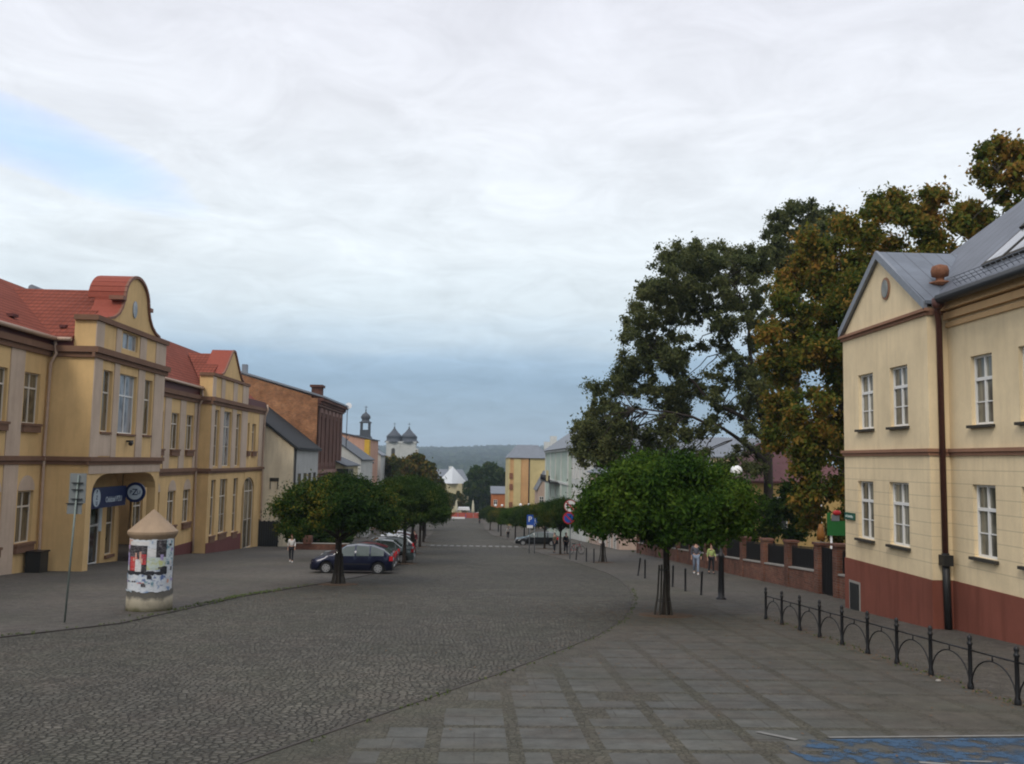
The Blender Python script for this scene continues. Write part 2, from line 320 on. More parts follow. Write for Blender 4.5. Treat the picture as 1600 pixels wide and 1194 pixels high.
# ---- paving
def ground_mat(name, kind):
    t = NT(name); P = t.geo.outputs['Position']; sp = t.N('ShaderNodeSeparateXYZ', {0: P}); x, y = sp.outputs[0], sp.outputs[1]
    flat = t.N('ShaderNodeCombineXYZ', {0: x, 1: y}).outputs[0]
    big = t.noise(.16, 6, .6, flat, .6); mid = t.noise(.9, 6, .65, flat); fine = t.noise(30, 3, .6, flat)
    wob = t.N('ShaderNodeTexNoise', {'Scale': .55, 'Detail': 2., 'Vector': flat}).outputs[1]
    wv = t.N('ShaderNodeVectorMath', {0: flat, 1: t.N('ShaderNodeVectorMath', {0: wob, 'Scale': .55}, operation='SCALE').outputs[0]}, operation='ADD').outputs[0]
    def setts(scale, rnd=.72):
        a = t.N('ShaderNodeTexVoronoi', {'Vector': wv, 'Scale': scale, 'Randomness': rnd}, feature='F1')
        e = t.N('ShaderNodeTexVoronoi', {'Vector': wv, 'Scale': scale, 'Randomness': rnd}, feature='DISTANCE_TO_EDGE')
        return a.outputs['Color'], e.outputs['Distance']
    c_, e_ = setts(9. if kind == 'road' else 10.)
    sp2 = t.N('ShaderNodeSeparateColor', {0: c_})
    if kind == 'road': A, B, J = (.062, .058, .046), (.138, .128, .105), (.012, .011, .008)
    elif kind == 'side': A, B, J = (.080, .073, .062), (.132, .119, .102), (.036, .032, .027)
    else: A, B, J = (.062, .058, .042), (.102, .094, .072), (.018, .018, .010)
    stone = t.mix(sp2.outputs[0], A, B)
    jm = t.mapr(e_, .03, .13, 1., 0.)
    h = t.mapr(e_, 0., .16)
    a = t.mix(t.math('MULTIPLY', jm, .78 if kind == 'road' else .6), stone, J)
    rg = .82
    if kind == 'plaza':
        ux = t.math('FRACT', t.math('DIVIDE', t.math('ADD', x, .62), 1.07)); vy = t.math('FRACT', t.math('DIVIDE', y, 1.30)); vy2 = t.math('FRACT', t.math('ADD', t.math('DIVIDE', y, .65), t.math('MULTIPLY', t.math('FLOOR', t.math('DIVIDE', t.math('ADD', x, .62), 1.07)), .0)))
        wn = t.math('MULTIPLY', t.math('SUBTRACT', mid, .5), .06)
        strip = t.math('LESS_THAN', t.math('ADD', ux, wn), .19)
        cross = t.math('LESS_THAN', t.math('ADD', vy, wn), .13)
        joint = t.math('LESS_THAN', t.math('ABSOLUTE', t.math('SUBTRACT', vy, .565)), .02)
        hx = t.math('LESS_THAN', t.math('ABSOLUTE', t.math('SUBTRACT', ux, .60)), .009)
        hx = t.math('MULTIPLY', hx, t.math('GREATER_THAN', t.noise(.8, 1, .5, flat), .5))
        cell = t.N('ShaderNodeCombineXYZ', {0: t.math('FLOOR', t.math('DIVIDE', t.math('ADD', x, .62), .535)), 1: t.math('FLOOR', t.math('DIVIDE', y, .65))}).outputs[0]
        wnz = t.N('ShaderNodeTexWhiteNoise', {'Vector': cell}, noise_dimensions='2D').outputs[0]
        missing = t.math('GREATER_THAN', wnz, .94)
        slab = t.mix(wnz, (.088, .091, .088), (.112, .114, .108))
        slab = t.mix(t.math('MULTIPLY', t.mapr(mid, .4, .75), .5), slab, (.075, .072, .062))
        slab = t.mix(t.math('MULTIPLY', t.math('MAXIMUM', joint, hx), .75), slab, (.03, .028, .022))
        # slabs stop short of the kerb in steps; small setts make up the wedge
        xl_ = t.math('SUBTRACT', t.math('MULTIPLY', t.math('FLOOR', t.math('DIVIDE', t.math('ADD', x, .62), .535)), .535), .62)
        yc_ = t.math('MULTIPLY', t.math('CEIL', t.math('DIVIDE', y, .65)), .65)
        dk = t.math('SUBTRACT', t.math('ADD', xl_, 3.3), t.math('MULTIPLY', t.math('SUBTRACT', yc_, 10.), .5))
        missing = t.math('MAXIMUM', missing, t.math('LESS_THAN', dk, .35))
        k = t.math('MAXIMUM', t.math('MAXIMUM', strip, cross), missing)
        a = t.mix(k, slab, a)
        far = t.mapr(y, 14., 22.)      # beyond the slabs the paving turns to small setts and dirt
        right_ = t.mapr(x, 4.6, 6.6)
        mk = t.math('MULTIPLY', t.math('MAXIMUM', far, right_), t.mapr(mid, .2, .5))
        a = t.mix(t.math('MULTIPLY', mk, .8), a, t.mix(mid, (.070, .062, .050), (.106, .092, .078)))
        h = t.math('MULTIPLY', h, k)
    # soft patches of dust, damp, moss
    a = t.mix(t.math('MULTIPLY', t.mapr(big, .35, .65), .55), a, t.mix(.5, a, sc3(A, .85)))
    a = t.mix(t.math('MULTIPLY', t.mapr(mid, .45, .7), .42), a, (.104, .080, .066))
    a = t.mix(t.math('MULTIPLY', t.mapr(t.noise(.33, 5, .6, flat), .46, .66), .42), a, (.056, .060, .040))
    blot = t.noise(.07, 7, .7, flat, 1.2)
    a = t.mix(1., a, t.mix(t.mapr(blot, .36, .64), (.72, .72, .74), (1.22, 1.20, 1.14)), 'MULTIPLY')
    st = t.noise(2.6, 8, .75, flat)
    a = t.mix(1., a, t.mix(t.mapr(st, .38, .66), (.68, .68, .68), (1.18, 1.18, 1.18)), 'MULTIPLY')
    a = t.mix(t.math('MULTIPLY', t.mapr(fine, .35, .75), .35), a, sc3(B, 1.25))
    t.col(a); t.rough(rg); t.p.inputs['Specular IOR Level'].default_value = .25
    t.bump(h, 1. if kind == 'road' else .5, .04); return t.m
M['road'] = ground_mat('cobbled_road', 'road'); M['side'] = ground_mat('pavement_setts', 'side'); M['plaza'] = ground_mat('slab_paving', 'plaza')
M['kerb'] = plain('kerb_stone', (.058, .050, .043), .9, var=.3, scale=3)
M['roadpaint'] = plain('worn_white_road_paint', (.19, .185, .17), .8, var=.35, scale=5)
# ================================================================== terrain
def interp(tab, y):
    if y <= tab[0][0]: return tab[0][1]
    for (a, b), (c, d) in zip(tab, tab[1:]):
        if y <= c: return b+(d-b)*(y-a)/(c-a)
    return tab[-1][1]
def sheet(mb, ys, xl, xr, dz, nx=1):
    prev = None
    for y in ys:
        a, b = xl(y), xr(y)
        cur = mb.pts([(a+(b-a)*i/nx, y, zg(y)+dz) for i in range(nx+1)])
        if prev is not None:
            for i in range(nx): mb.face((prev+i, prev+i+1, cur+i+1, cur+i))
        prev = cur
def ter(x, y):
    if y <= 700:
        z = zg(y)
        e = max(0, min(1, (y-300)/400)); return z-.1*e
    t = (y-700)/(4200-700)
    z = -29.9-22*math.sin(min(t, .5)*math.pi)
    if t > .25:
        s = min(1, (t-.25)/.75); z += (65+6*math.sin(x/600+1)+5*math.sin(x/230)+3*math.sin(x/95))*s*s*(3-2*s)+0*s
    return z
mb = MB(); ys = [-60, 0, 20, 40, 60, 80, 100, 120, 140, 150, 160, 200, 260, 300, 400, 500, 600, 700]
ysf = ys+[900+150*i for i in range(28)]
for i, y in enumerate(ysf):
    nx = 90; hw = 900+y*1.2
    cur = mb.pts([(-hw+2*hw*k/nx, y, ter(-hw+2*hw*k/nx, y)-(.012 if y <= 700 else 0)) for k in range(nx+1)])
    if i:
        for k in range(nx): mb.face((prev+k, prev+k+1, cur+k+1, cur+k), y > 700)
    prev = cur
t = NT('ground_cover'); n1 = t.noise(.02, 8, .7); n2 = t.noise(.003, 5, .6)
a = t.mix(t.mapr(n1, .35, .65), (.02, .035, .014), (.06, .075, .03)); sp = t.N('ShaderNodeSeparateXYZ', {0: t.geo.outputs['Position']})
a = t.mix(t.mapr(sp.outputs[1], 250, 500), (.09, .082, .07), a); t.col(a); t.rough(.95)
tag(mb.build('ground', t.m), kind='structure')
left_edge = [(10, -70), (17.5, -45), (19.3, -20), (21.6, -11), (24.5, -9.4), (33, -8.3), (39, -6.7), (45, -5.4), (56, -4.7), (75, -5.2), (130, -6.8), (200, -9), (255, -11.5)]
right_edge = [(-5, -12), (10, -3.3), (11.8, -2.4), (14.15, -1.2), (18, .75), (23, 3.04), (27, 4.4), (30.5, 5.2), (35, 6.1), (39, 6.6), (45, 7.1), (50, 7.2), (62, 6.7), (75, 5.4), (100, 4.3), (127, 4.0), (143, 2.8), (175, 1.6), (255, 1.2)]
LE = lambda y: interp(left_edge, y); RE = lambda y: interp(right_edge, y)
yy = [-8+.5*i for i in range(150)]+[67+2*i for i in range(42)]+[151+6*i for i in range(18)]+[257]
yy = sorted(set(yy+[y for y, _ in left_edge+right_edge]))
mb = MB(); sheet(mb, yy, LE, RE, .004, 4); tag(mb.build('road', M['road']), kind='structure')
mb = MB(); sheet(mb, [y for y in yy if y >= 17.5], lambda y: -34, lambda y: LE(y)-.03, .008, 3); tag(mb.build('pavement', M['side'], loc=(-15, 40, 0)), 'paved parking strip and pavement along the left', kind='structure')
mb = MB(); sheet(mb, [y for y in yy if y <= 44], lambda y: RE(y)+.02, lambda y: 8.98, .008, 3); tag(mb.build('plaza_paving', M['plaza']), kind='structure')
mb = MB(); sheet(mb, [y for y in yy if y <= 44], lambda y: 8.98, lambda y: 16, .0085, 2); sheet(mb, [y for y in yy if 44 <= y], lambda y: RE(y)+.02, lambda y: 16, .0085, 3)
tag(mb.build('footpath', M['side']), kind='structure')
def kerb(name, ef, y0, y1, wdt, dz):
    mb = MB(); k = 0
    ys_ = [y for y in yy if y0 <= y <= y1]; pr = None
    for y in ys_:
        x = ef(y); cur = mb.pts([(x-wdt, y, zg(y)-.05), (x-wdt, y, zg(y)+dz), (x+wdt, y, zg(y)+dz), (x+wdt, y, zg(y)-.05)])
        if pr is not None:
            for i in range(3): mb.face((pr+i, pr+i+1, cur+i+1, cur+i))
        pr = cur
    tag(mb.build(name, M['kerb']), kind='structure')
kerb('kerb_left', LE, 19, 250, .05, .035); kerb('kerb_right', RE, 2, 250, .03, .02)
# crosswalk, edge line, blue bay
mb = MB()
for k in range(14):
    x0 = -4.7+k*.66; mb.poly([(x0, 91.3, zg(91.3)+.013), (x0+.4, 91.3, zg(91.3)+.013), (x0+.4, 94.3, zg(94.3)+.013), (x0, 94.3, zg(94.3)+.013)])
tag(mb.build('crosswalk', M['roadpaint']), kind='structure')
t = NT('worn_blue_paint'); n1 = t.noise(2.2, 7, .72); n2 = t.noise(.8, 4, .6)
a = t.mix(t.mapr(n1, .3, .7), (.032, .075, .135), (.050, .098, .16)); wear = t.math('MULTIPLY', t.mapr(n1, .44, .54), t.mapr(n2, .3, .5))
t.col(a); t.rough(.8)
tb = t.N('ShaderNodeBsdfTransparent'); mx = t.N('ShaderNodeMixShader', {0: t.math('MAXIMUM', wear, t.mapr(t.noise(9, 4, .7), .58, .66), True)}); t.l.new(t.p.outputs[0], mx.inputs[1]); t.l.new(tb.outputs[0], mx.inputs[2]); t.l.new(mx.outputs[0], t.n['Material Output'].inputs[0]); M['blue'] = t.m
mb = MB(); blue = [(4.55, 12.45), (9.6, 12.75), (9.6, 8), (4.1, 8), (4.2, 11.2), (4.05, 12.0)]
mb.poly([(x, y, zg(y)+.016) for x, y in blue]); tag(mb.build('blue_parking_marking', M['blue']), kind='structure')
mb = MB()
for (xa, ya, xb, yb, w_) in ((4.9, 12.55, 9.6, 12.86, .08), (4.0, 12.86, 4.4, 12.4, .1), (5.55, 11.3, 5.9, 11.2, .09), (6.1, 11.38, 6.5, 11.34, .06), (6.6, 11.25, 6.9, 11.15, .06)):
    d = Vector((xb-xa, yb-ya, 0)).normalized(); p_ = Vector((-d.y, d.x, 0))*w_/2
    mb.poly([(q[0], q[1], zg(q[1])+.020) for q in ((xa-p_.x, ya-p_.y), (xb-p_.x, yb-p_.y), (xb+p_.x, yb+p_.y), (xa+p_.x, ya+p_.y))])
tag(mb.build('white_parking_line', M['roadpaint']), kind='structure')
# ================================================================== building helpers
def facade(mb, F, u0, u1, z0, z1, holes, depth=.16, arch_seg=10):
    """front face with openings and their reveals; hole=(ua,ub,za,zb[,arch_rise])"""
    hs = [tuple(h)+((0,) if len(h) == 4 else ()) for h in holes]
    us = sorted(set([u0, u1]+[h[0] for h in hs]+[h[1] for h in hs])); zs = sorted(set([z0, z1]+[h[2] for h in hs]+[h[3] for h in hs]))
    us = [u for u in us if u0 <= u <= u1]; zs = [z for z in zs if z0 <= z <= z1]
    for a, b in zip(us, us[1:]):
        for c, d in zip(zs, zs[1:]):
            mu, mz = (a+b)/2, (c+d)/2
            if any(h[0] < mu < h[1] and h[2] < mz < h[3] for h in hs): continue
            mb.poly([F(a,0,c), F(b,0,c), F(b,0,d), F(a,0,d)])
    for ua, ub, za, zb, ar in hs:
        q = -depth; zt = zb-ar
        mb.poly([F(ua,0,za), F(ub,0,za), F(ub,q,za), F(ua,q,za)])
        mb.poly([F(ua,0,za), F(ua,q,za), F(ua,q,zt), F(ua,0,zt)]); mb.poly([F(ub,0,za), F(ub,0,zt), F(ub,q,zt), F(ub,q,za)])
        if ar == 0: mb.poly([F(ua,0,zb), F(ua,q,zb), F(ub,q,zb), F(ub,0,zb)])
        else:
            mu, hw = (ua+ub)/2, (ub-ua)/2
            pts = [(mu-hw*math.cos(math.pi*i/arch_seg), zt+ar*math.sin(math.pi*i/arch_seg)) for i in range(arch_seg+1)]
            for (a, c), (b, d) in zip(pts, pts[1:]):
                mb.poly([F(a,0,c), F(b,0,d), F(b,0,zb), F(a,0,zb)]); mb.poly([F(a,0,c), F(a,q,c), F(b,q,d), F(b,0,d)])
def window(F, ua, ub, za, zb, root, fm, gm, transom=.68, mull=1, bars=0, depth=.16, sill=None, sillm=None, fw=.055, arch=0, name='window'):
    m_ = MB(); n0, n1 = -depth, -depth+.055
    def bar(a, b, c, d, k=0): m_.fbox(F, a, b, n0-.004, n1+k, c, d)
    zt = zb-arch
    bar(ua, ua+fw, za, zt if arch else zb); bar(ub-fw, ub, za, zt if arch else zb); bar(ua+fw, ub-fw, za, za+fw)
    if not arch: bar(ua+fw, ub-fw, zb-fw, zb)
    tz = za+(zt-za)*transom if not arch else zt
    if transom or arch: bar(ua+fw, ub-fw, tz-fw*.7, tz+fw*.7, .012)
    for k in range(mull):
        c = ua+(ub-ua)*(k+1)/(mull+1)
        if transom: bar(c-fw*.55, c+fw*.55, za+fw, tz-fw*.7, .006); 
        top = zb-fw if not arch else zb-.02
        bar(c-fw*.4, c+fw*.4, (tz+fw*.7) if transom or arch else za+fw, top, .006)
    for k in range(bars):
        z = za+(tz-za)*(k+1)/(bars+1); bar(ua+fw, ub-fw, z-.016, z+.016, -.012)
    if arch:
        mu, hw = (ua+ub)/2, (ub-ua)/2; sg = 10
        for i in range(sg):
            p = [(math.pi*i/sg, 1), (math.pi*(i+1)/sg, 1), (math.pi*(i+1)/sg, .92), (math.pi*i/sg, .92)]
            q = [(mu-hw*k*math.cos(t_), zt+arch*k*math.sin(t_)) for t_, k in p]
            m_.prism([F(a, n0, z) for a, z in q], [F(a, n1, z) for a, z in q])
    w_ = m_.build(name, fm, root)
    g = MB(); q = -depth+.012
    if arch:
        mu, hw = (ua+ub)/2, (ub-ua)/2
        g.poly([F(ua,q,za), F(ub,q,za)]+[F(mu+hw*math.cos(math.pi*i/12), q, zt+arch*math.sin(math.pi*i/12)) for i in range(13)])
    else: g.poly([F(ua,q,za), F(ub,q,za), F(ub,q,zb), F(ua,q,zb)])
    g.build('glass_pane', gm, w_)
    if sill:
        s_ = MB(); ex, dn, out = sill; s_.fbox(F, ua-ex, ub+ex, -.02, out, za-dn, za-.012)
        if dn > .2: s_.fbox(F, ua-ex-.05, ub+ex+.05, -.02, out+.05, za-.12, za-.002)
        s_.build('window_sill', sillm, w_)
    return w_
# ================================================================== yellow building (left)
B = thing('yellow_bank_building', (-24, 44, zg(44)), 'long two-storey ochre building with red tiled roof, two projecting gabled bays and brown cornices', 'building')
GL, FR = M['glass_l'], M['buffframe']
X1, XB1, X2, XB2, X3 = -21.5, -19.3, -20.8, -19.8, -19.83
F1, FB1, F2, FB2, F3 = (FY(x, 1) for x in (X1, XB1, X2, XB2, X3))
yl, mv = MB(), MB()               # wall mesh has both colours: 0 ochre, 1 mauve
wall = MB()
W1 = []                            # first recess: 30..45.3
hol = []
for k in range(6):
    a = 43.0-3.04*k; hol += [(a, a+1.5, 1.35, 3.78), (a+.05, a+1.55, -4.3, -1.87)]
facade(wall, F1, 24, 45.3, -6.6, 5.3, hol, .2)
for h in hol:
    low = h[3] < 0
    window(F1, *h, B, FR, GL, .70, 1, 0, .2, (.08, .42 if not low else .45, .16), M['cornice'])
wall.cm = 1
for k in range(6):
    a = 43.0-3.04*k
    wall.fbox(F1, a-1.40, a-.14, -.05, .05, -.2, 4.76)
    wall.fbox(F1, a-1.40, a-.14, -.05, .05, -6.5, -.6)
    ar = [(a+.8-.77*math.cos(math.pi*i/10), -1.84+.72*math.sin(math.pi*i/10)) for i in range(11)]
    wall.prism([F1(u, -.02, z) for u, z in ar], [F1(u, .035, z) for u, z in ar])
wall.cm = 0
# bay 1
facade(wall, FB1, 45.3, 55.3, -1.07, 5.3, [(46.5, 47.65, 1.1, 4.27), (48.62, 51.0, 1.08, 4.28), (52.25, 53.45, 1.1, 4.27)], .22)
facade(wall, FB1, 45.3, 55.3, 5.3, 6.72, [(48.68, 50.85, 5.66, 6.55)], .18)
window(FB1, 46.5, 47.65, 1.1, 4.27, B, FR, GL, .64, 0, 0, .22, (.06, .12, .1), M['cornice'])
window(FB1, 48.62, 51.0, 1.08, 4.28, B, M['white'], M['glass_sky'], .64, 1, 0, .22, (.06, .12, .1), M['cornice'])
window(FB1, 52.25, 53.45, 1.1, 4.27, B, FR, GL, .64, 0, 0, .22, (.06, .12, .1), M['cornice'])
window(FB1, 48.68, 50.85, 5.66, 6.55, B, FR, M['glass_sky'], 0, 1, 0, .18)
# bay 1 flank walls, porch
wall.poly([(XB1, 45.3, -1.07), (X1, 45.3, -1.07), (X1, 45.3, 5.3), (XB1, 45.3, 5.3)]); AD1 = XB1-1.05; wall.poly([(XB1, 45.3, 5.3), (AD1, 45.3, 5.3), (AD1, 45.3, 6.72), (XB1, 45.3, 6.72)])
wall.box(X1, XB1, 45.3, 45.5, -6.6, -1.07)
wall.poly([(XB1, 55.3, -1.07), (X1-1, 55.3, -1.07), (X1-1, 55.3, 5.3), (XB1, 55.3, 5.3)]); wall.poly([(XB1, 55.3, 5.3), (AD1, 55.3, 5.3), (AD1, 55.3, 6.72), (XB1, 55.3, 6.72)])
wall.poly([(AD1, 45.3, 6.71), (AD1, 55.3, 6.71), (XB1, 55.3, 6.71), (XB1, 45.3, 6.71)])
wall.poly([(AD1, 45.3, 5.2), (AD1, 55.3, 5.2), (AD1, 55.3, 6.71), (AD1, 45.3, 6.71)])
# porch front: piers and flat segmental arch
pts = [(45.9, -2.0), (46.05, -1.65), (46.4, -1.35), (46.9, -1.16), (47.6, -1.08), (53.0, -1.08), (53.8, -1.16), (54.3, -1.35), (54.65, -1.65), (54.8, -2.0)]
wall.box(XB1-.5, XB1, 45.5, 45.9, -6.9, -1.07); wall.box(XB1-.5, XB1, 54.8, 55.3, -7.2, -1.07)
for (a, c), (b, d) in zip(pts, pts[1:]):
    if c == d: continue
    wall.prism([(XB1-.0, a, c), (XB1-.0, b, d), (XB1-.0, b, -1.07), (XB1-.0, a, -1.07)], [(XB1-2.2, a, c), (XB1-2.2, b, d), (XB1-2.2, b, -1.07), (XB1-2.2, a, -1.07)])
wall.poly([(XB1, 45.3, -1.072), (X1, 45.3, -1.072), (X1, 55.3, -1.072), (XB1, 55.3, -1.072)])
ph = [(47.3, 48.95, -5.85, -2.6), (50.3, 52.65, -6.25, -2.75), (53.35, 54.5, -5.9, -2.6)]
facade(wall, F1, 45.5, 55.3, -7.2, -1.08, ph, .2)
for i, h in enumerate(ph):
    if i == 1: window(F1, *h, B, M['white'], M['glass_d'], .62, 1, 0, .2, name='glazed_door', fw=.08)
    else: window(F1, *h, B, FR, GL, .55, 0 if i == 2 else 1, 0, .2, (.05, .18, .12), M['cornice'])
wall.cm = 1
for a, b in ((45.303, 46.25), (47.8, 48.45), (51.15, 52.1), (53.65, 55.297)):
    wall.fbox(FB1, a, b, -.04, .05, -.2, 4.76); wall.fbox(FB1, a, b, -.04, .05, 5.32, 6.62)
wall.fbox(FB1, 45.33, 55.27, -.04, .045, -1.05, -.62)
wall.fbox(FB1, 46.25, 47.8, -.04, .03, -.15, .95); 
wall.cm = 0
# recess 2
hol = []
for a in (55.45, 58.35, 61.45, 64.6): hol += [(a, a+1.5, .35, 2.82), (a, a+1.55, -4.8, -2.5)]
facade(wall, F2, 55.3, 67.0, -7.9, 4.35, hol, .2)
for h in hol: window(F2, *h, B, FR, GL, .70, 1, 0, .2, (.06, .45, .16), M['cornice'])
wall.cm = 1
for a in (56.95+.15, 59.85+.2, 62.95+.15, 66.15+.05):
    wall.fbox(F2, a, min(a+1.15, 66.98), -.05, .05, -.95, 3.8)
for a in (55.45, 58.35, 61.45, 64.6):
    ar = [(a+.77-.76*math.cos(math.pi*i/10), -2.47+.72*math.sin(math.pi*i/10)) for i in range(11)]
    wall.prism([F2(u, -.02, z) for u, z in ar], [F2(u, .035, z) for u, z in ar])
wall.cm = 0
# bay 2
up2 = [(67.95, 69.1, -.84, 3.4), (70.35, 72.45, -.84, 3.42), (73.95, 75.3, -.84, 3.42)]; lo2 = [(67.8, 68.95, -6.0, -1.85), (70.1, 72.1, -6.0, -1.84), (73.9, 75.25, -6.2, -1.84)]
facade(wall, FB2, 67.0, 76.3, -8.6, -1.2, lo2, .22); facade(wall, FB2, 67.0, 77.3, -1.2, 4.3, up2, .22); facade(wall, FB2, 67.0, 77.3, 4.3, 5.95, [])
for h in up2: window(FB2, *h, B, FR, M['glass_sky'] if h[0] == 70.35 else GL, .72, 1 if h[0] == 70.35 else 0, 1, .22)
for h in lo2: window(FB2, *h, B, FR, GL, .68, 1 if h[0] == 70.1 else 0, 1, .22, (.06, .5, .1), M['cornice'])
AD2 = XB2-.95
for yq in (67.0, 77.3): wall.poly([(XB2, yq, -8.8), (X2-1, yq, -8.8), (X2-1, yq, 4.3), (XB2, yq, 4.3)]); wall.poly([(XB2, yq, 4.3), (AD2, yq, 4.3), (AD2, yq, 5.95), (XB2, yq, 5.95)])
wall.poly([(AD2, 67.0, 5.94), (AD2, 77.3, 5.94), (XB2, 77.3, 5.94), (XB2, 67.0, 5.94)])
wall.poly([(AD2, 67.0, 4.2), (AD2, 77.3, 4.2), (AD2, 77.3, 5.94), (AD2, 67.0, 5.94)])
wall.cm = 1
for a, b in ((67.003, 67.8), (69.25, 70.2), (72.6, 73.8), (75.45, 77.297)):
    wall.fbox(FB2, a, b, -.04, .05, -1.0, 3.72); wall.fbox(FB2, a, b, -.04, .05, 4.32, 5.86)
wall.cm = 0
# end section
he = [(77.75, 78.35, .4, 2.8), (79.3, 80.6, .4, 2.8), (76.75, 80.9, -7.95, -1.85, 1.2)]
facade(wall, F3, 76.3, 83.4, -9.2, -1.2, he[2:], .2); facade(wall, F3, 77.3, 83.4, -1.2, 4.35, he[:2], .25)
for h in he[:2]: window(F3, *h, B, FR, GL, .7, 0, 0, .25, (.06, .45, .16), M['cornice'])
window(F3, 76.75, 80.9, -7.95, -1.85, B, FR, GL, .6, 2, 1, .2, arch=1.2, name='arched_door')
wall.cm = 1; wall.fbox(F3, 81.6, 83.39, -.04, .04, -.95, 3.75); wall.cm = 0
wall.poly([(X3, 83.4, -9.3), (-34, 83.4, -9.3), (-34, 83.4, 4.3), (X3, 83.4, 4.3)])
wall.poly([(-34, 24, -9), (-34, 24, 5.3), (-34, 83.4, 4.3), (-34, 83.4, -9)]); wall.poly([(X1, 24, -9), (-34, 24, -9), (-34, 24, 5.3), (X1, 24, 5.3)])
wall.poly([(X1, 55.3, 4.3), (-34, 55.3, 4.3), (-34, 55.3, 5.6), (X1, 55.3, 5.6)])
wall.build('wall', [M['yellow'], M['mauve']], B)
# mouldings
c = MB()
def mould(F, a, b, z0, z1, o1=.14, o2=.28):
    zm = z0+(z1-z0)*.45; c.fbox(F, a, b, .0, o1, z0, zm); c.fbox(F, a, b, .0, o2, zm+.003, z1)
mould(F1, 24, 45.3, 4.76, 5.3); mould(FB1, 45.0, 55.6, 4.76, 5.3); mould(F1, 24, 45.3, -.6, -.2, .1, .2); mould(FB1, 45.1, 55.5, -.6, -.2, .1, .2)
mould(F2, 55.31, 67, 3.8, 4.35); mould(FB2, 66.8, 77.5, 3.75, 4.3); mould(F2, 55.31, 67, -1.42, -.95, .1, .2); mould(FB2, 66.85, 77.45, -1.37, -1.0, .1, .2)
mould(F3, 77.52, 83.5, 3.8, 4.35, .12, .24); mould(F3, 77.47, 83.5, -1.35, -1.0, .1, .2)
GX1 = lambda u, n, z: (u, 45.3-n, z); GX2 = lambda u, n, z: (u, 67.0-n, z)
mould(GX1, X1+.28, XB1-.001, 4.76, 5.3); mould(GX1, X1+.2, XB1-.001, -.6, -.2, .1, .2)
mould(GX2, X2+.28, XB2-.001, 3.75, 4.3); mould(GX2, X2+.2, XB2-.001, -1.37, -1.0, .1, .2)
c.box(XB1-.02, XB1+.16, 45.12, 55.48, 6.64, 6.90); c.box(AD1, XB1-.02, 45.12, 45.4, 6.64, 6.90)
c.box(XB2-.02, XB2+.14, 66.85, 77.45, 5.87, 6.1); c.box(AD2, XB2-.02, 66.85, 67.1, 5.87, 6.1)
c.build('cornice', M['cornice'], B)
p = MB(); p.fbox(F2, 60.5, 66.99, 0, .06, -8, -6.3); p.fbox(FB2, 67.01, 76.6, 0, .06, -8.6, -6.45)
p.build('plinth', M['plinth_red'], B)
f = MB(); f.fbox(F1, 24, 45.29, .0, .1, 5.302, 5.62); f.box(X1, AD1, 45.18, 45.3, 5.302, 5.62); f.build('fascia', M['fascia'], B); f = MB(); f.fbox(F2, 55.31, 66.99, 0, .1, 4.352, 4.9); f.build('fascia', M['fascia'], B); f = MB(); f.fbox(F3, 77.31, 83.45, 0, .1, 4.352, 4.9); f.build('fascia', M['fascia'], B)
# roofs
r = MB()
ex, ez, rx, rz_ = -21.2, 5.66, -27.0, 9.65; rx2, rz2 = -33, 5.66
r.poly([(ex, 24, ez), (ex, 56.2, ez), (rx, 56.2, rz_), (rx, 24, rz_)]); r.poly([(rx, 24, rz_), (rx, 56.2, rz_), (rx2-1, 56.2, ez), (rx2-1, 24, ez)])
e2, ez2, r2, rz22 = -20.5, 4.92, -24.2, 8.75
r.poly([(e2, 55.3, ez2), (e2, 83.8, ez2), (r2, 80.5, rz22), (r2, 55.3, rz22)]); r.poly([(r2, 55.3, rz22), (r2, 80.5, rz22), (-30, 83.8, ez2), (-30, 55.3, ez2)])
r.poly([(e2, 83.8, ez2), (-30, 83.8, ez2), (r2, 80.5, rz22)])
r.build('roof', M['tile_y'], B)
for (xf, ya_, ym, yb_, ze, zt_, xr0, xe) in ((AD1, 45.0, 50.3, 55.6, 5.66, 9.05, -26.6, X1+.2), (AD2+.3, 66.8, 72.2, 77.6, 4.95, 8.1, -23.4, X2+.3)):
    r = MB(); r.poly([(xf, ya_, ze), (xf, ym, zt_), (xr0, ym, zt_), (xe, ya_, ze)]); r.poly([(xf, ym, zt_), (xf, yb_, ze), (xe, yb_, ze), (xr0, ym, zt_)])
    r.poly([(xf, ya_, ze), (xf, yb_, ze), (xf, ym, zt_)])
    r.build('cross_roof', M['tile_x'], B)
# gables
g = MB(); prof = [(46.6, 6.9), (47.3, 7.05), (47.9, 7.35), (48.3, 7.75), (48.55, 8.2), (48.55, 8.35)]
arc = [(50.3-1.68*math.cos(math.pi*i/14), 8.35+1.38*math.sin(math.pi*i/14)) for i in range(15)]
prof = prof+arc+[(100.6-a, b) for a, b in reversed(prof)]
g.prism([(XB1, a, b) for a, b in prof+[(54.0, 6.7), (46.6, 6.7)]], [(XB1-.5, a, b) for a, b in prof+[(54.0, 6.7), (46.6, 6.7)]])
g.build('gable', [M['yellow']], B); g = MB()
pr2 = [(69.1, 6.1), (69.6, 6.25), (70.2, 6.7), (71.9, 8.25), (72.5, 8.25), (74.2, 6.7), (74.8, 6.25), (75.3, 6.1)]
g.prism([(XB2, a, b) for a, b in pr2+[(75.3, 5.94), (69.1, 5.94)]], [(XB2-.4, a, b) for a, b in pr2+[(75.3, 5.94), (69.1, 5.94)]])
g.build('gable', [M['yellow']], B)
